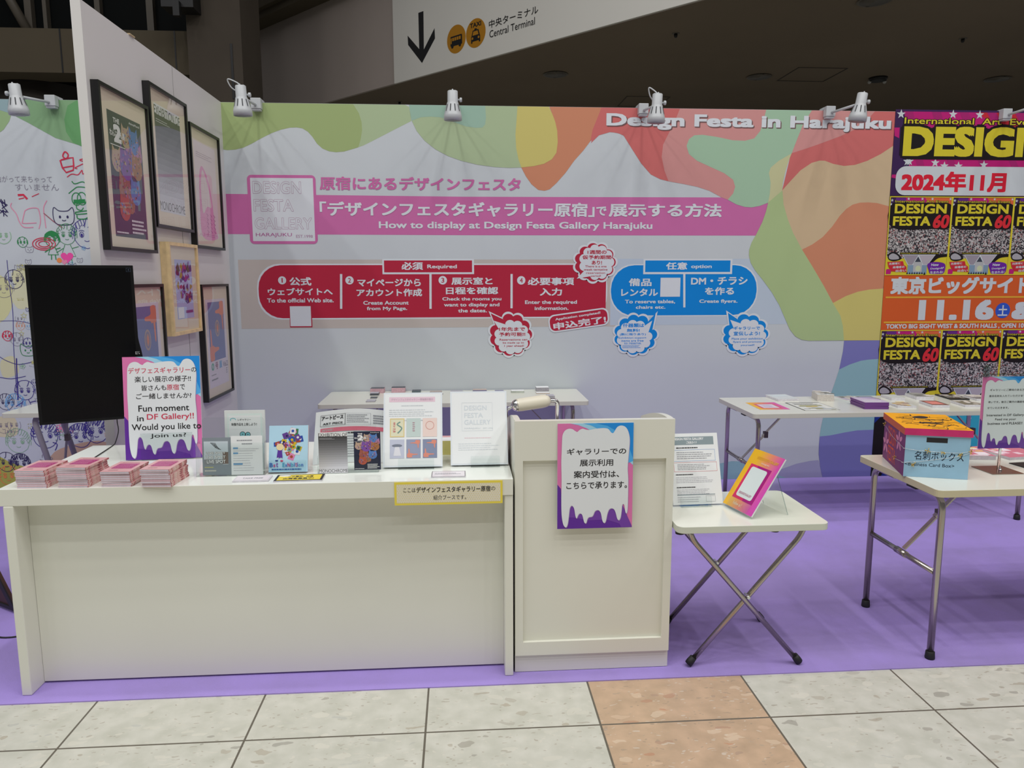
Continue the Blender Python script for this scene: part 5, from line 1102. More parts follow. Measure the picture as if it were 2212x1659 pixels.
def wf(A, w, h):
    A.greek(.022, h-.022, w-.02, h-.012, 1, GREY_T, .4, 2); A.greek(.04, h-.034, w-.035, h-.026, 1, GREY_T, .5, 3); A.greek(.008, h-.060, w-.01, h-.045, 2, LGREY_T, .25, 5); A.greek(.008, .012, w-.03, .095, 9, LGREY_T, .18, 8); A.lay = 2
    for v in (.098, .079, .038): A.rect(.008, v, .026 if v > .05 else .042, v+.006, ink(96, 140, 176, 1.4))
flyer('leaflet', 'white leaflet with three blue headings at the right of the wide clear holder', 'leaflet', -.866, 2.780, CZ1+.003, .116, .147, .0, .10, PAPER, wf, 'leaflets standing in the clear holders')
def cine(A, w, h):
    TQ = ink(110, 170, 178, 1.4); A.rect(.010, .010, w-.010, h-.012, ink(196, 208, 204, 1.4)); A.lay = 2; A.rect(.016, .012, w-.016, h-.020, PAPER); A.lay = 3
    A.stroke(arc(.032, h-.036, .010, .006, -.2, 3.8, 10), .003, TQ); A.text('レギャラリー', [(.05, h-.040), (.10, h-.032)], BLACK, .02); A.text('映像作品を上映しよう!!', [(.026, h-.060), (w-.030, h-.048)], BLACK, .02)
    A.rect(.055, .10, .092, .128, TQ); A.rect(.036, .10, .056, .120, TQ); A.fill(ell(.067, .139, .011), BLACK); A.fill(ell(.087, .138, .010), BLACK); A.lay = 4; A.fill(ell(.067, .139, .009), TQ); A.fill(ell(.087, .138, .008), TQ); A.lay = 5; A.fill(ell(.067, .139, .002, n=8), BLACK); A.fill(ell(.087, .138, .002, n=8), BLACK); A.frame(.055, .10, .092, .128, .001, BLACK); A.frame(.036, .10, .056, .120, .001, BLACK)
flyer('framed_leaflet', 'pale framed leaflet with a turquoise film camera, behind the wide clear holder', 'leaflet', -.912, 2.865, CZ1, .152, .232, .0, .08, M('frame_white', rgb(214, 218, 216, 1.2), .4), cine, th=.010)
# light blue postcards in a small stand
root = thing('card_stand', 'small clear stand holding the light blue exhibition cards', 'holder', (-.66, 2.80, CZ1), 'clear acrylic holders')
o, U, V, N = tilted(-.735, 2.792, CZ1, .0, .26)
m = MB(); m.prism(rrect(.002, 0, .142, .052, (.004, .006, .006, .004)), o, U, V, -N*.002, ACRYL, ACRYL_EDGE); m.build('front_lip', root)
m = MB(); m.box(-.735, -.590, 2.790, 2.845, CZ1, CZ1+.002, ACRYL); m.build('base', root); o2 = o-N*.022; o2.z = CZ1+.002; m = MB(); m.obox(o2, U*.145, V*.165, -N*.002, ACRYL); m.build('back_plate', root)
SKY = M('card_sky', rgb(170, 206, 230, 1.2), .4)
def bst(A, w, h):
    R = random.Random(9); cols = [ink(*c, 1.3) for c in ((40, 70, 150), (190, 160, 40), (50, 110, 70), (196, 120, 160), (30, 34, 70), (200, 200, 205), (150, 70, 50), (110, 150, 130), (90, 60, 130))]
    for i in range(34):
        a = R.uniform(0, 6.28); rr = R.uniform(.2, 1); cu, cv = w*.50+.052*rr*math.cos(a), h*.60+.055*rr*math.sin(a); s_ = R.uniform(.007, .012); b = R.uniform(-.6, .6); A.lay = 1+i % 4
        q = [(cu+x*math.cos(b)-y*math.sin(b), cv+x*math.sin(b)+y*math.cos(b)) for x, y in ((-s_, -s_*1.1), (s_, -s_*1.1), (s_, s_*1.1), (-s_, s_*1.1))]; A.fill(q, cols[R.randrange(9)]); A.lay += 1; A.fill(ell(cu, cv, s_*.5, n=8, rot=b), cols[R.randrange(9)])
    A.lay = 7; A.fill([(.030, .056), (.052, .054), (.049, .085), (.034, .085)], ink(84, 50, 140, 1.3)); A.fill(ell(.042, .096, .014, .013, 16), ink(214, 196, 150, 1.3)); A.stroke([(.036, .056), (.030, .046)], .002, PAPER); A.stroke([(.046, .055), (.047, .046)], .002, PAPER); A.fill(ell(.030, .044, .006, .003, 8), ink(40, 50, 120, 1.3)); A.fill(ell(.049, .043, .006, .003, 8), ink(190, 60, 90, 1.3))
    A.lay = 8
    for i, (ch, u, wd) in enumerate((('B', .004, .012), ('s', .018, .008), ('t', .028, .008), ('E', .052, .009), ('x', .062, .008), ('h', .071, .008), ('i', .080, .003), ('b', .085, .008), ('i', .095, .003), ('t', .100, .006), ('i', .107, .003), ('o', .112, .008), ('n', .122, .008))): A.text(ch, [(u, .020), (u+wd, .020+(.016 if ch in 'BEhbti' else .010))], ink(*((40, 90, 170), (180, 60, 120), (110, 60, 150), (60, 150, 180))[i % 4], 1.3), .02)
    A.greek(.012, .008, .130, .014, 1, ink(40, 90, 150, 1.3), .7, 3)
m = None
o, U, V, N = tilted(-.735, 2.802, CZ1+.004, .0, .26)
root = thing('postcards', 'pack of light blue cards with tumbling pictures and a blond figure', 'postcards', (-.66, 2.80, CZ1)); m = MB(); m.obox(o, U*.147, V*.178, -N*.012, M('card_edge_pink', rgb(206, 186, 190, 1.2), .6), SKY); m.quad([o+N*.0002, o+U*.147+N*.0002, o+U*.147+V*.178+N*.0002, o+V*.178+N*.0002], SKY); bst(Sheet(m, o+N*.0002, U, V, .00025), .147, .178); m.build('card_pack', root)
# large curved price sheet behind the second holder
PX0, PX1 = -.592, -.275
m = MB(); n = 14; cv = []
for i in range(n+1):
    a = i/n; x = PX0+(PX1-PX0)*a; cv.append((x, 2.925+.03*math.sin(PI*a)))
rows = 8
def sheet_pt(x, v):
    a = (x-PX0)/(PX1-PX0); y = 2.915+.035*math.sin(PI*a); return (x+.018*(v/.208)*(1-a), y+.10*v, CZ1+.001+v+.008*math.sin(PI*a)*(v/.208))
b0 = len(m.v)
for j in range(rows+1):
    for i in range(n+1): m.v.append(sheet_pt(PX0+(PX1-PX0)*i/n, .208*j/rows))
for j in range(rows):
    for i in range(n): m.face((b0+j*(n+1)+i, b0+j*(n+1)+i+1, b0+(j+1)*(n+1)+i+1, b0+(j+1)*(n+1)+i), PAPER, True)
class Curved(Sheet):
    def at(s, u, v):
        p = Vector(sheet_pt(PX0+u, v)); return (p.x, p.y-.0008-.0003*s.lay, p.z)
A = Curved(m, (0, 0, 0), (1, 0, 0), (0, 0, 1)); BAR = ink(196, 100, 118, 1.45)
A.lay = 2
for i in range(16): A.rect(.022+.0184*i, .124, .022+.0184*(i+1), .140, BAR)
A.lay = 3; A.text('アートピース', [(.024, .172), (.110, .188)], BLACK, .04); A.text('ART PIECE', [(.030, .153), (.108, .161)], BLACK, .03); A.frame(.020, .148, .118, .192, .0012, BLACK); A.frame(.118, .148, .225, .192, .0008, GREY_T); A.greek(.124, .154, .220, .188, 5, GREY_T, .35, 4); A.greek(.235, .150, .300, .188, 4, GREY_T, .5, 5); A.text('EAST/WEST', [(.028, .128), (.072, .136)], PAPER, .03); A.greek(.08, .112, .30, .120, 1, BLACK, .6, 6); A.greek(.12, .02, .17, .108, 9, GREY_T, .3, 7)
tag(m.build('price_sheet'), 'large curved white sheet headed in Japanese with a pink bar, behind the animal card', 'sheet')
holder('clear holder with the grey and navy exhibition cards, middle of the counter', -.548, -.318, 2.787, .066, .182, .08, .05)
flyer('exhibition_card', 'grey gradient MONOCHROME card standing in the middle clear holder', 'card', -.541, 2.7815, CZ1+.002, .108, .156, .0, .06, PAPER, lambda A, w, h: art_mono(Sheet(A.mb, A.O, A.U*w, A.V*h, .0002), True), 'leaflets standing in the clear holders')
flyer('exhibition_card', 'navy card with a white 2 and bright animal heads in the middle clear holder', 'card', -.410, 2.7905, CZ1+.010, .101, .149, .0, .06, PAPER, lambda A, w, h: art_two(Sheet(A.mb, A.O, A.U*w, A.V*h, .0002), True), 'leaflets standing in the clear holders')
# two white folders on clear easels
FOLD = M('folder_sleeve', rgb(214, 220, 226, 1.2), .18); FILM = ink(226, 231, 236, 1.15, .2)
def easel(label, x0, x1, y, lx0, lx1):
    root = thing('acrylic_easel', label, 'holder', ((x0+x1)/2, y, CZ1), 'clear easels under the white folders'); o, U, V, N = tilted(x0+.02, y-.003, CZ1+.002, 0, .36)
    m = MB(); m.obox(o-N*.026+V*.012, U*(x1-x0-.04), V*.19, -N*.003, ACRYL); m.build('back_plate', root); m = MB(); m.obox(Vector((lx0, y-.016, CZ1)), Vector((lx1-lx0, 0, 0)), Vector((0, .06, 0)), Vector((0, 0, .002)), ACRYL); m.build('base', root)
    m = MB(); oo = Vector((lx0, y-.014, CZ1+.002)); m.prism(rrect(0, 0, lx1-lx0, .043, (0, .006, .006, 0)), oo, Vector((1, 0, 0)), V, -N*.002, ACRYL, ACRYL_EDGE); m.build('front_lip', root)
def folder(label, x, w, y, art):
    root = thing('display_folder', label, 'folder', (x+w/2, y, CZ1), 'white display folders'); o, U, V, N = tilted(x, y, CZ1+.007, 0, .36)
    m = MB(); m.obox(o, U*w, V*.296, -N*.003, FOLD); A = Sheet(m, o, U, V, .0003); art(A, w, .296); m.build('cover', root)
    m = MB(); m.obox(o-N*.0035+U*.004+V*.003, U*(w-.008), V*.288, -N*.014, PAPER_E); m.build('pages', root); m = MB(); m.obox(o-N*.018, U*w, V*.296, -N*.003, FOLD); m.build('back_cover', root)
pale = lambda r, g, b: ink(r, g, b, 1.15, .2)
def fold_a(A, w, h):
    A.rect(.006, .006, w-.006, h-.006, FILM); A.lay = 2; A.rect(.022, h-.038, w-.028, h-.018, pale(222, 196, 208)); A.lay = 3; A.text('デザインフェスタギャラリー開催展示案内', [(.030, h-.033), (w-.036, h-.023)], pale(196, 172, 186), .02); A.greek(.07, h-.056, w-.07, h-.050, 1, pale(190, 196, 200), .4, 3); A.greek(.022, h-.098, w-.03, h-.066, 4, pale(200, 206, 210), .3, 4); A.greek(.045, h-.115, w-.05, h-.109, 1, pale(184, 190, 194), .5, 5)
    cs = [(216, 214, 186), (190, 204, 200), (226, 206, 198), (186, 190, 206), (146, 153, 176), (132, 140, 164)]
    for i in range(6):
        u, v = .026+.064*(i % 3), (.118 if i < 3 else .034)
        A.lay = 3; A.rect(u, v, u+.056, v+.074, pale(*cs[i])); A.lay = 4
        if i == 0: A.frame(u, v, u+.056, v+.074, .003, pale(220, 196, 130)); A.stroke(smooth([(u+.04, v+.06), (u+.028, v+.05), (u+.046, v+.035), (u+.030, v+.015)], 4, False), .005, pale(120, 150, 140)); A.text('き\nは', [(u+.012, v+.018), (u+.022, v+.06)], pale(196, 120, 120), .03)
        elif i == 1: A.greek(u+.024, v+.02, u+.034, v+.06, 5, pale(176, 140, 150), .5, 7)
        elif i == 2: A.stroke(ell(u+.028, v+.045, .016), .002, pale(206, 150, 140), True)
        elif i == 3: A.fill(ell(u+.028, v+.05, .02, .006), pale(120, 126, 140)); A.fill([(u+.02, v+.045), (u+.036, v+.045), (u+.044, v+.01), (u+.014, v+.01)], pale(214, 214, 220))
        else: hand(A, u+.004, v+.004, .04, pale(212, 140, 122), False); hand(A, u+.052, v+.070, .036, pale(212, 140, 122), True)
def fold_b(A, w, h):
    A.rect(.006, .006, w-.006, h-.006, FILM); A.lay = 2; g = pale(208, 214, 218); A.frame(.045, .135, w-.058, .250, .0012, g)
    for body, v in (('DESIGN', .218), ('FESTA', .188), ('GALLERY', .160)): A.text(body, [(.055, v), (.055+.015*len(body), v+.020)], pale(206, 213, 218), .02)
    A.text('HARAJUKU', [(.055, .141), (.118, .149)], g, .02); A.text('EST.1998', [(.130, .142), (.168, .148)], g, .0); A.greek(.055, .104, w-.06, .110, 1, pale(224, 200, 206), .5, 3); A.greek(.03, .056, w-.03, .088, 4, pale(206, 212, 216), .3, 4)
easel('clear easel under the folder with six small pictures', -.307, -.076, 2.832, -.247, -.107); folder('white display folder showing a pink heading and six small pictures', -.306, .231, 2.832, fold_a)
easel('clear easel under the folder faintly lettered, by the lectern', -.041, .170, 2.845, .035, .150); folder('white display folder with faint grey lettering beside the lectern', -.043, .226, 2.845, fold_b)
# things half hidden on the counter's rear
m = MB(); m.box(-.29, .165, 3.17, 3.33, CZ1, CZ1+.022, PAPER_E, COVER); tag(m.build('pink_reflection_slab'), 'low pink slab standing in for a reflection behind the two white folders', 'reflection')  # pink reflection in the acrylic, put in as a low coloured slab
m = MB(); m.box(-.10, -.03, 3.05, 3.12, CZ1, CZ1+.060, M('box_yellow', rgb(212, 196, 120, 1.5), .5), PAPER); tag(m.build('small_carton'), 'small yellow and white carton in the gap between the white folders', 'carton')
m = MB(); m.box(.170, .1885, 2.93, 3.08, CZ1, CZ1+.085, COVER, COVER); tag(m.build('leaflet_bundle'), 'upright pink leaflet bundle between the last folder and the lectern', 'leaflets')

# ------------------------------------------------------------------ on the small table: guide sheet and orange card
root = thing('acrylic_easel', 'clear easel holding the guide sheet on the small table', 'holder', (.96, 2.86, XZ), 'clear easels on the small table'); o, U, V, N = tilted(.875, 2.862, XZ+.002, .04, .33)
m = MB(); m.obox(o-N*.010+V*.006, U*.17, V*.18, -N*.003, ACRYL); m.build('back_plate', root); m = MB(); m.obox(Vector((.885, 2.838, XZ+.0004)), Vector((.13, .004, 0)), Vector((0, .07, 0)), Vector((0, 0, .002)), ACRYL); m.build('base', root); m = MB(); m.prism(rrect(0, 0, .13, .042, (0, .006, .006, 0)), Vector((.885, 2.842, XZ+.002)), U, V, -N*.002, ACRYL, ACRYL_EDGE); m.build('front_lip', root)
def guide(A, w, h):
    GB = ink(122, 136, 140, 1.4); A.rect(.012, h-.048, w-.018, h-.014, GB); A.lay = 2; A.text('DESIGN FESTA GALLERY', [(.020, h-.028), (w-.060, h-.018)], PAPER, .03); A.text('ご利用ガイド', [(.075, h-.044), (w-.09, h-.033)], PAPER, .03)
    A.greek(.03, h-.064, w-.06, h-.056, 1, BLACK, .5, 2); A.frame(.015, h-.115, w-.016, h-.068, .001, ink(120, 150, 190, 1.4)); A.frame(.015, h-.158, w-.012, h-.120, .001, ink(190, 110, 116, 1.4)); A.greek(.03, h-.108, w-.03, h-.075, 4, GREY_T, .3, 5); A.greek(.03, h-.152, w-.03, h-.126, 4, GREY_T, .3, 6)
    A.greek(.02, h-.174, .10, h-.166, 1, BLACK, .5, 7); A.greek(.02, h-.205, w-.03, h-.178, 4, LGREY_T, .3, 8); A.greek(.02, h-.226, .11, h-.218, 1, BLACK, .5, 9); A.greek(.02, h-.252, w-.03, h-.228, 4, LGREY_T, .3, 10); A.rect(.02, .038, w-.03, .041, GB); A.greek(.02, .008, .12, .034, 3, LGREY_T, .3, 12); A.frame(.14, .010, w-.03, .034, .0008, GREY_T)
flyer('guide_sheet', 'white guide sheet with a grey heading, half hidden behind the lectern', 'sheet', .857, 2.858, XZ+.006, .210, .292, .04, .33, M('glossy_sheet', rgb(220, 226, 232, 1.2), .12), guide, th=.002)
root = thing('acrylic_easel', 'clear easel propping the orange and magenta card on the small table', 'holder', (1.14, 2.76, XZ), 'clear easels on the small table')
o, U, V, N = tilted(1.064, 2.861, XZ+.012, -1.347, .580); 
m = MB(); ob = o-N*.010+U*.02; m.obox(ob, U*.155, V*.20, -N*.003, ACRYL); m.build('back_plate', root)
tp = ob+V*.20; bk = Vector((tp.x+.055, tp.y+.0, XZ+.001)); m = MB(); m.obox(Vector((bk.x, bk.y, XZ+.0006)), U*.155, (tp-Vector((bk.x, bk.y, XZ))), N*.003, ACRYL); m.tube([Vector((bk.x, bk.y, XZ+.002)), tp], .0015, ACRYL_EDGE, 6); m.tube([Vector((bk.x, bk.y, XZ+.002))+U*.155, tp+U*.155], .0015, ACRYL_EDGE, 6); m.build('rear_leg', root)
m = MB(); m.obox(o+N*.004+U*.03-V*.004, U*.135, V*.045, N*.002, ACRYL); m.obox(o+U*.03-V*.006-N*.012, U*.135, N*.018, V*.002, ACRYL); m.build('front_lip', root)
GRAD = M('orange_magenta', (.6, .2, .2), .22, spec=.5); t = NT(GRAD); gx_ = t.n('ShaderNodeSeparateXYZ'); t.l(t.n('ShaderNodeTexCoord').outputs['Generated'], gx_.inputs[0])
t.l(t.ramp(t.math('SUBTRACT', 1.0, gx_.outputs[1]), [(0.0, rgb(226, 172, 20, 1.25)), (.25, rgb(228, 170, 30, 1.25)), (.55, rgb(216, 130, 100, 1.25)), (.85, rgb(200, 70, 160, 1.25)), (1.0, rgb(196, 60, 166, 1.25))]), t.p.inputs['Base Color'])
root = thing('social_card', 'orange to magenta card with a white panel, leaning on the small table', 'card', (1.10, 2.77, XZ)); m = MB(); W_, H_ = .194, .259
m.obox(o, U*W_, V*H_, -N*.006, PAPER); m.quad([o+N*.0003, o+U*W_+N*.0003, o+U*W_+V*H_+N*.0003, o+V*H_+N*.0003], GRAD); A = Sheet(m, o+N*.0003, U, V, .0003)
A.rect(.030, .040, .162, .196, ink(190, 46, 90, 1.35)); A.lay = 2; A.fill([(.10, .04), (.162, .04), (.162, .196), (.075, .196)], ink(150, 20, 110, 1.35)); A.lay = 3; A.fill(rrect(.045, .052, .146, .186, .01), ink(196, 206, 206, 1.3)); A.lay = 4
A.text('DESIGNFESTAGALLERY', [(.056, .064), (.136, .074)], ink(150, 40, 90, 1.3), .01); A.text('DESIGN FESTA GALLERY', [(.045, .222), (.178, .234)], ink(206, 160, 50, 1.3), .03); A.text('Instagram', [(.085, .205), (.135, .214)], ink(226, 196, 180, 1.3), .02); A.text('Follow us !', [(.058, .014), (.112, .028)], ink(236, 206, 180, 1.3), .02)
m.build('card_face', root)

# ------------------------------------------------------------------ painted card box, its fairy lights, and the sign stand on the near right table
ang = math.atan2(2.757-2.831, 2.030-1.801); bx = Vector((1.803, 2.831, TZ+.0004)); BU = Vector((math.cos(ang), math.sin(ang), 0)); BV = Vector((-BU.y, BU.x, 0)); BW = Vector((0, 0, 1)); bw, bd, bh = .238, .345, .178
root = thing('card_box', 'painted carton for business cards with a blue front, purple side and orange lid', 'box', tuple(bx))
PB = mottled('box_blue', rgb(134, 170, 192, 1.35), .05, 12, .55); PP = mottled('box_purple', rgb(104, 40, 92, 1.5), .12, 14, .6); LIDO = M('lid_orange', rgb(240, 160, 10, 1.15), .5); LIDS = M('lid_rust', rgb(176, 76, 34, 1.5), .55); LIDP = mottled('lid_pink', rgb(180, 36, 96, 1.35), .08, 20, .55)
m = MB(); m.obox(bx, BU*bw, BV*bd, BW*bh, PP); A = Sheet(m, bx-BV*.0002, BU, BW, .0003); A.rect(.001, 0, bw, bh, PB); A.lay = 2
A.rect(.078, .146, .155, .166, BLACK); INKN = ink(26, 34, 52, 1.3)
A.text('名刺ボックス', [(.038, .072), (.218, .108)], INKN, .008); A.text('<Business Card Box>', [(.004, .046), (.186, .060)], INKN, .006)
A = Sheet(m, bx+BV*bd-BU*.0002, -BV, BW, .0003); OR = ink(206, 84, 46, 1.5); LP = ink(190, 120, 150, 1.5)
A.text('DESIGN', [(.075, .085), (.205, .160)], OR, .0); A.text('FESTA', [(.09, .012), (.21, .078)], OR, .0)
for cu, cv in ((.255, .13), (.045, .075)):
    for k in range(5): A.fill(ell(cu+.028*math.cos(k*1.257+.4), cv+.028*math.sin(k*1.257+.4), .022, .010, 10, k*1.257+.4), LP)
m.build('carton', root)
m = MB(); lo = bx-BU*.006-BV*.006+BW*(bh-.004); lw, ld, lh = bw+.012, bd+.012, .028
m.obox(lo, BU*lw, BV*ld, BW*lh, LIDS, LIDO); A = Sheet(m, lo-BV*.0003, BU, BW, .0003); A.rect(0, 0, lw, lh, LIDP)
A = Sheet(m, lo+BW*lh, BU, BV, .0003); R = random.Random(21)
for i in range(46):
    u, v = R.uniform(.01, lw-.05), R.uniform(.01, ld-.05); e = R.uniform(.02, .06); pts = smooth([(u, v), (u+e*.4, v+R.uniform(-.008, .012)), (u+e, v+R.uniform(-.012, .014)), (u+e*1.2, v+R.uniform(-.02, .03))], 4, False)
    A.stroke([(min(max(a, .003), lw-.003), min(max(b, .003), ld-.003)) for a, b in pts], R.uniform(.0015, .007), BLACK)
for r_ in (.018, .026, .034): A.stroke(arc(.17, .12, r_*1.3, r_, -1.2, 3.2), .0012, BLACK)
A.fill(smooth([(.085, .135), (.12, .155), (.155, .14), (.175, .11), (.14, .125), (.11, .125)], 4), BLACK); A.fill(smooth([(.09, .26), (.13, .30), (.16, .28), (.14, .24), (.11, .235)], 4), BLACK)
m.build('lid', root)
root = thing('fairy_lights', 'thin wire of gold fairy lights wrapped around the painted card box', 'string lights', tuple(bx))
WIRE = M('silver_wire', (.7, .7, .68), .25, .6); GLD = M('gold_charm', (.75, .52, .14), .3, .8)
fpt = lambda u, v: bx+BU*u-BV*.003+BW*v
spt = lambda u, v: bx+BV*(bd-u)-BU*.004+BW*v
m = MB(); m.tube([tuple(p) for p in smooth([tuple(spt(.03, .150)), tuple(spt(.16, .128)), tuple(spt(bd-.01, .118)), tuple(fpt(-.004, .118)), tuple(fpt(.04, .112)), tuple(fpt(.12, .108)), tuple(fpt(.20, .108)), tuple(fpt(bw+.003, .118))], 5, False)], .0008, WIRE, 6)
m.tube([tuple(p) for p in smooth([tuple(spt(bd-.12, .045)), tuple(spt(bd-.01, .058)), tuple(fpt(-.004, .058)), tuple(fpt(.06, .066)), tuple(fpt(.13, .080)), tuple(fpt(.20, .095)), tuple(fpt(bw+.003, .112))], 5, False)], .0008, WIRE, 6); m.build('wire', root)
for p in (fpt(.085, .112), fpt(.14, .110), fpt(.205, .098), fpt(bw+.004, .118), fpt(.036, .052), spt(.02, .152), spt(.225, .05)):
    m = MB(); R = random.Random(int(p.x*1e4))
    for k in range(6):
        d = Vector((R.uniform(-1, 1), R.uniform(-.4, .1), R.uniform(-1, 1))).normalized()*.010; m.tube([p-BV*.002, p-BV*.002+d], .0012, GLD, 6); m.ball(p-BV*.002+d, .002, GLD, 6, 4)
    m.build('charm', root)
root = thing('sign_stand', 'clear sleeve sign with a dripping border on a steel stand beside the painted box', 'sign', (2.257, 2.887, TZ), 'drip-bordered notices')
m = MB(); c = (2.252, 2.888); a_ = -.0; m.obox(Vector((2.185, 2.823, TZ+.0004)), Vector((.134, -.002, 0)), Vector((.0, .130, 0)), Vector((0, 0, .003)), M('stand_plate', (.34, .24, .20), .22, .9)); m.build('base_plate', root)
m = MB(); m.tube([(2.257, 2.890, TZ+.003), (2.257, 2.890, TZ+.20)], .0042, CHROME, 12); m.tube([(2.266, 2.895, TZ+.003), (2.266, 2.895, TZ+.20)], .003, CHROME, 10); m.build('pole', root)
m = MB(); m.ball((2.253, 2.872, TZ+.006), .007, CHROME); m.ball((2.268, 2.897, TZ+.008), .007, CHROME); m.build('pole_screw', root)
m = MB(); o, U, V, N = tilted(2.147, 2.874, TZ+.099, -.0, .02); m.obox(o, U*.215, V*.302, -N*.002, D_WHT); A = Sheet(m, o, U, V, .0003); f = drip_sign(A, .215, .302)
g = lambda x0, y0, x1, y1: [(.215*(x0-820)/580, .302*(1-(y0-205)/915)), (.215*(x1-820)/580, .302*(1-(y1-205)/915))]
for body, bx_, w in (('ギャラリーにご興味のある方は、', (912, 360, 1360, 388), .012), ('是非名刺を入れていただけますと', (905, 436, 1362, 464), .012), ('幸いです。後日ご案内の連絡をさ', (900, 512, 1355, 540), .012), ('せていただきます。', (895, 588, 1145, 614), .012), ('Interested in DF Gallery??', (893, 678, 1360, 716), .015), ('Feed me your', (997, 733, 1243, 768), .015), ('business card PLEASE!!', (912, 784, 1322, 815), .015)): A.text(body, g(*bx_), BLACK, w)
m.build('print', root)
m = MB(); m.obox(o-U*.004+V*.0+N*.003, U*.223, V*.315, N*.001, ACRYL); m.obox(o-U*.004+V*.310, U*.223, V*.004, N*.004, ACRYL_EDGE); m.build('sleeve', root)
m = MB(); m.obox(o-U*.002+V*.300+N*.004, U*.022, V*.045, N*.006, ACRYL_EDGE); m.obox(o+U*.006+V*.340+N*.002, U*.010, V*.012, N*.008, ACRYL_EDGE); m.build('clip', root)
TZ1 = TZ+.0004
RDM = M('magazine_red', rgb(206, 120, 140, 1.15), .4); MGE = mottled('magazine_edges', rgb(190, 184, 190, 1.2), .1, 60, .6); OLV = M('cover_olive', rgb(120, 116, 100, 1.2), .45)
def cov(cols, seed, txt=None):
    def fn_(A):
        R = random.Random(seed)
        for i in range(12): A.lay = 1+i % 3; u, v = R.uniform(.0, .10), R.uniform(0, .15); A.rect(u, v, min(u+R.uniform(.02, .07), .118), min(v+R.uniform(.01, .06), .168), cols[R.randrange(len(cols))])
    return fn_
RC = [ink(*c, 1.2) for c in ((210, 140, 160), (220, 190, 200), (226, 200, 120), (190, 80, 100), (230, 214, 220))]
slab('magazine', 'pink and white magazine beside the painted card box, on the near right table', 'magazine', 2.25, 3.075, TZ1, .125, .175, .018, -.15, RDM, MGE, cov(RC, 3), 'magazines on the near right table')
slab('magazine', 'red and yellow magazine behind the steel sign stand, cut by the picture edge', 'magazine', 2.435, 3.050, TZ1, .20, .22, .012, .12, RDM, MGE, cov(RC, 5), 'magazines on the near right table')
slab('black_card', 'corner of a black card at the right edge of the near table', 'card', 2.395, 2.915, TZ1, .12, .08, .003, .1, BLACK, BLACK)

# ------------------------------------------------------------------ leaflets and books on the right rear table
WBK = M('book_white', rgb(206, 212, 212, 1.15), .3); CG = [ink(*c, 1.2) for c in ((150, 150, 146), (196, 190, 180), (110, 112, 108), (206, 200, 196))]
G4 = 'printed matter on the right rear table'
def rt(name, label, cat, x, y, w, d, h, rot, top, side, art=None, z=TZ1): return slab(name, label, cat, x, y, z, w, d, h, rot, top, side, art, G4)
def orange_sheet(A):
    n = 8
    for i in range(n):
        a = i/(n-1); A.rect(.19*i/n, 0, .19*(i+1)/n, .26, ink(int(222*(1-a)+200*a), int(170*(1-a)+90*a), int(60*(1-a)+160*a), 1.15))
    A.lay = 2; A.rect(.03, .04, .16, .20, ink(196, 90, 110, 1.2)); A.lay = 3; A.rect(.045, .055, .145, .185, ink(206, 200, 212, 1.15)); A.lay = 4; A.greek(.06, .08, .13, .16, 5, ink(176, 160, 190, 1.2), .4, 3)
rt('flyer', 'orange to magenta flyer lying at the left end of the right rear table', 'flyer', 1.835, 4.365, .19, .26, .0012, -.03, PAPER, PAPER, orange_sheet)
def black_poster(A):
    A.rect(0, 0, .225, .29, BLACK); A.lay = 2; A.rect(.008, .004, .221, .275, ink(206, 208, 204, 1.15)); A.lay = 3; A.greek(.03, .20, .19, .25, 2, BLACK, .5, 3); cov([ink(*c, 1.2) for c in ((150, 150, 120), (190, 170, 110), (120, 120, 116), (170, 176, 180))], 8)(Sheet(A.mb, A.O+Vector((.01, .008, .0008)), A.U*1.7, A.V*1.05, .0002))
rt('flyer', 'black edged flyer with small pictures beside the orange flyer', 'flyer', 2.092, 4.312, .225, .29, .0012, -.01, PAPER, PAPER, black_poster)
rt('catalogue', 'white catalogue lying behind the orange flyer', 'catalogue', 2.080, 4.668, .145, .19, .014, .05, WBK, PAPER_E, lambda A: A.rect(.02, .10, .125, .16, ink(196, 206, 210, 1.15)))
CARDE = mottled('card_block_edges', rgb(196, 190, 182, 1.2), .16, 130, .6)
rt('card_block', 'thick block of pale cards standing tallest on the right rear table', 'cards', 2.338, 4.652, .105, .15, .044, -.22, WBK, CARDE, cov(CG, 4))
rt('leaflet', 'grey leaflet lying behind the purple booklets', 'leaflet', 2.545, 4.665, .10, .15, .002, .0, M('leaf_lilac', rgb(176, 168, 184, 1.2), .4), PAPER_E, cov(CG, 6))
rt('leaflet', 'dark leaflet with a blue picture behind the purple booklets', 'leaflet', 2.676, 4.668, .110, .135, .0022, .0, M('leaf_dark', rgb(84, 92, 96, 1.2), .4), PAPER_E, lambda A: A.rect(.015, .03, .095, .11, ink(150, 160, 196, 1.2)))
PURB = M('booklet_purple', rgb(96, 50, 116, 1.4), .45); PURT = M('booklet_lilac', rgb(170, 156, 186, 1.15), .3)
zz = TZ1
for i in range(6):
    h = .0068; rt('purple_booklet', 'purple booklet, %s in the short pile on the right rear table' % ordinal(5-i), 'booklet', 2.482+.002*(i % 2), 4.335, .148, .205, h, -.10+.01*(i % 3), PURT if i == 5 else PURB, PURB, (lambda A: (A.fill([(.0, 0), (.148, 0), (.148, .11), (.03, .205), (0, .205)], ink(186, 174, 198, 1.15)), setattr(A, 'lay', 2), A.greek(.02, .02, .13, .10, 4, PAPER, .4, 5))) if i == 5 else None, zz); zz += h+.0002
rt('booklet', 'thin booklet with a gold picture right of the purple pile', 'booklet', 2.718, 4.370, .115, .155, .011, -.1, WBK, PAPER_E, cov([ink(*c, 1.2) for c in ((190, 160, 90), (206, 196, 180), (150, 120, 100))], 7))
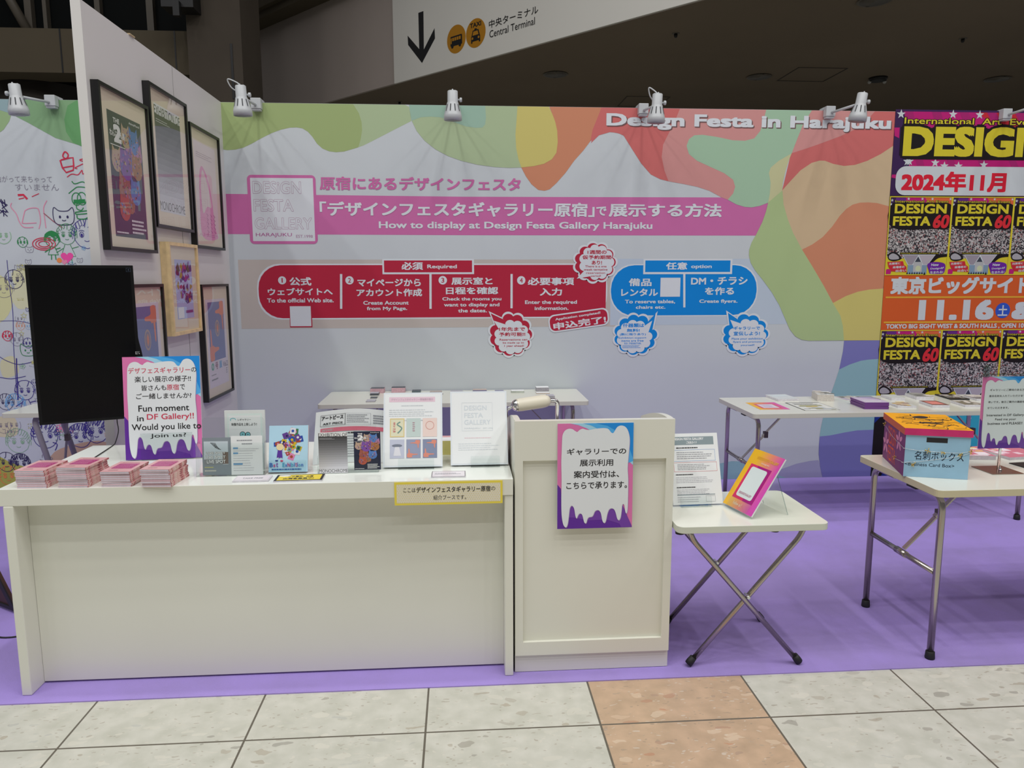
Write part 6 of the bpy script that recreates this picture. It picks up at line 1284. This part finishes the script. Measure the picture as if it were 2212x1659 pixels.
rt('book', 'small dark red book on the right rear table', 'book', 2.935, 4.358, .106, .17, .016, -.12, M('book_brown', rgb(110, 70, 66, 1.25), .4), PAPER_E, lambda A: A.rect(.012, .03, .09, .14, ink(206, 130, 120, 1.2)))
rt('book', 'white book lying near the back wall behind the gold picture booklet', 'book', 2.838, 4.640, .09, .15, .016, -.1, WBK, PAPER_E)
rt('book', 'grey book lying near the back wall, left of the black folder', 'book', 3.020, 4.655, .112, .16, .020, -.12, M('book_grey', rgb(140, 144, 142, 1.2), .4), PAPER_E, cov(CG, 9))
rt('picture_folder', 'black edged folder with photographs near the back wall', 'folder', 3.235, 4.625, .125, .20, .008, -.12, M('folder_black', (.02, .02, .02), .4), BLACK, cov(CG, 10))
rt('magazine', 'olive grey magazine by the table front, left of the sign stand', 'magazine', 3.152, 4.362, .115, .165, .014, -.1, OLV, PAPER_E, cov(CG, 12))
rt('magazine', 'grey magazine behind the olive one, next to the sign stand', 'magazine', 3.385, 4.58, .10, .15, .012, -.1, M('cover_grey', rgb(128, 126, 128, 1.2), .4), PAPER_E, cov(CG, 13))

# ------------------------------------------------------------------ card piles on the table behind the counter
G5 = 'card piles on the table behind the counter'
def ct(name, label, cat, x, y, w, d, h, rot, top, side, art=None): return slab(name, label, cat, x, y, TZ1, w, d, h, rot, top, side, art, G5)
PKE = mottled('pink_card_edges', rgb(196, 160, 168, 1.2), .14, 80, .6); GYE = mottled('grey_card_edges', rgb(150, 148, 154, 1.2), .15, 80, .6); DKE = M('dark_card', rgb(76, 80, 86, 1.2), .5); GYT = M('grey_card', rgb(168, 168, 176, 1.2), .45); BLT = M('bluegrey_card', rgb(120, 120, 150, 1.2), .45)
ct('card_block', 'pink card block at the left end of the rear table', 'cards', -.640, 5.235, .095, .075, .032, -.03, DKE, PKE)
ct('card_block', 'second pink card block from the left on the rear table', 'cards', -.492, 5.245, .096, .075, .034, .02, DKE, PKE)
ct('card_block', 'dark grey card pile in front of the leftmost pink block', 'cards', -.630, 5.135, .058, .075, .014, 0, GYT, DKE)
ct('card', 'lone dark card lying on the left of the rear table', 'card', -.614, 5.005, .045, .055, .003, 0, DKE, DKE)
ct('card', 'pale lilac card nearest the front edge of the rear table', 'card', -.625, 4.855, .060, .080, .005, 0, GYT, GYE)
ct('card_block', 'dark teal card pile right of the two pink blocks', 'cards', -.347, 5.235, .060, .07, .012, 0, DKE, mottled('teal_card_edges', rgb(90, 104, 108, 1.2), .1, 60, .6))
ct('card', 'white card lying before the dark teal pile', 'card', -.368, 5.150, .090, .05, .005, 0, PAPER, GYE)
ct('card', 'thin brown card near the back wall above the first folder', 'card', -.220, 5.240, .085, .05, .004, 0, M('tan_card', rgb(176, 160, 150, 1.2), .5), GYE)
ct('card', 'pale card peeping over the first white folder', 'card', -.218, 5.145, .092, .05, .006, 0, PAPER, GYE)
ct('card_block', 'lilac card pile between the two white folders', 'cards', -.070, 5.150, .085, .07, .016, .04, GYT, mottled('lilac_card_edges', rgb(180, 160, 186, 1.2), .1, 60, .6))
ct('card_block', 'blue and tan card pile over the second white folder', 'cards', .086, 5.215, .098, .07, .015, 0, M('tan_card', rgb(176, 160, 150, 1.2), .5), BLT)
ct('card_block', 'small blue grey card pile left of the padded chair roll', 'cards', .243, 5.190, .062, .06, .009, 0, BLT, BLT)
ct('card_block', 'green and pink card pile above the padded chair roll', 'cards', .358, 5.165, .090, .06, .014, 0, PAPER, mottled('green_pink_edges', rgb(170, 176, 166, 1.2), .2, 22, .6))
ct('card_block', 'grey card block tallest at the right of the rear table', 'cards', .540, 5.215, .090, .075, .028, 0, PAPER, GYE)
ct('card', 'flat tan card before the grey block at the right of the rear table', 'card', .530, 5.115, .094, .055, .005, 0, PAPER, M('tan_card', rgb(176, 160, 150, 1.2), .5))
ct('card_block', 'grey card pile half behind the chair tube', 'cards', .578, 4.870, .050, .08, .022, 0, GYT, GYE)
# blue green cloth on the far left table
m = MB(); m.prism([(0, 0), (.02, -.004), (.20, -.004), (.20, .05), (.12, .055), (.06, .045), (.03, .016)], (-2.62, 4.80, TZ+.005), (1, 0, 0), (0, 0, 1), (0, .12, 0), M('cloth_blue', (.012, .03, .16), .6), M('cloth_green', (.03, .14, .07), .6)); tag(m.build('marker_pouch'), 'blue and green pouch on the far left table, cut by the black screen', 'pouch')
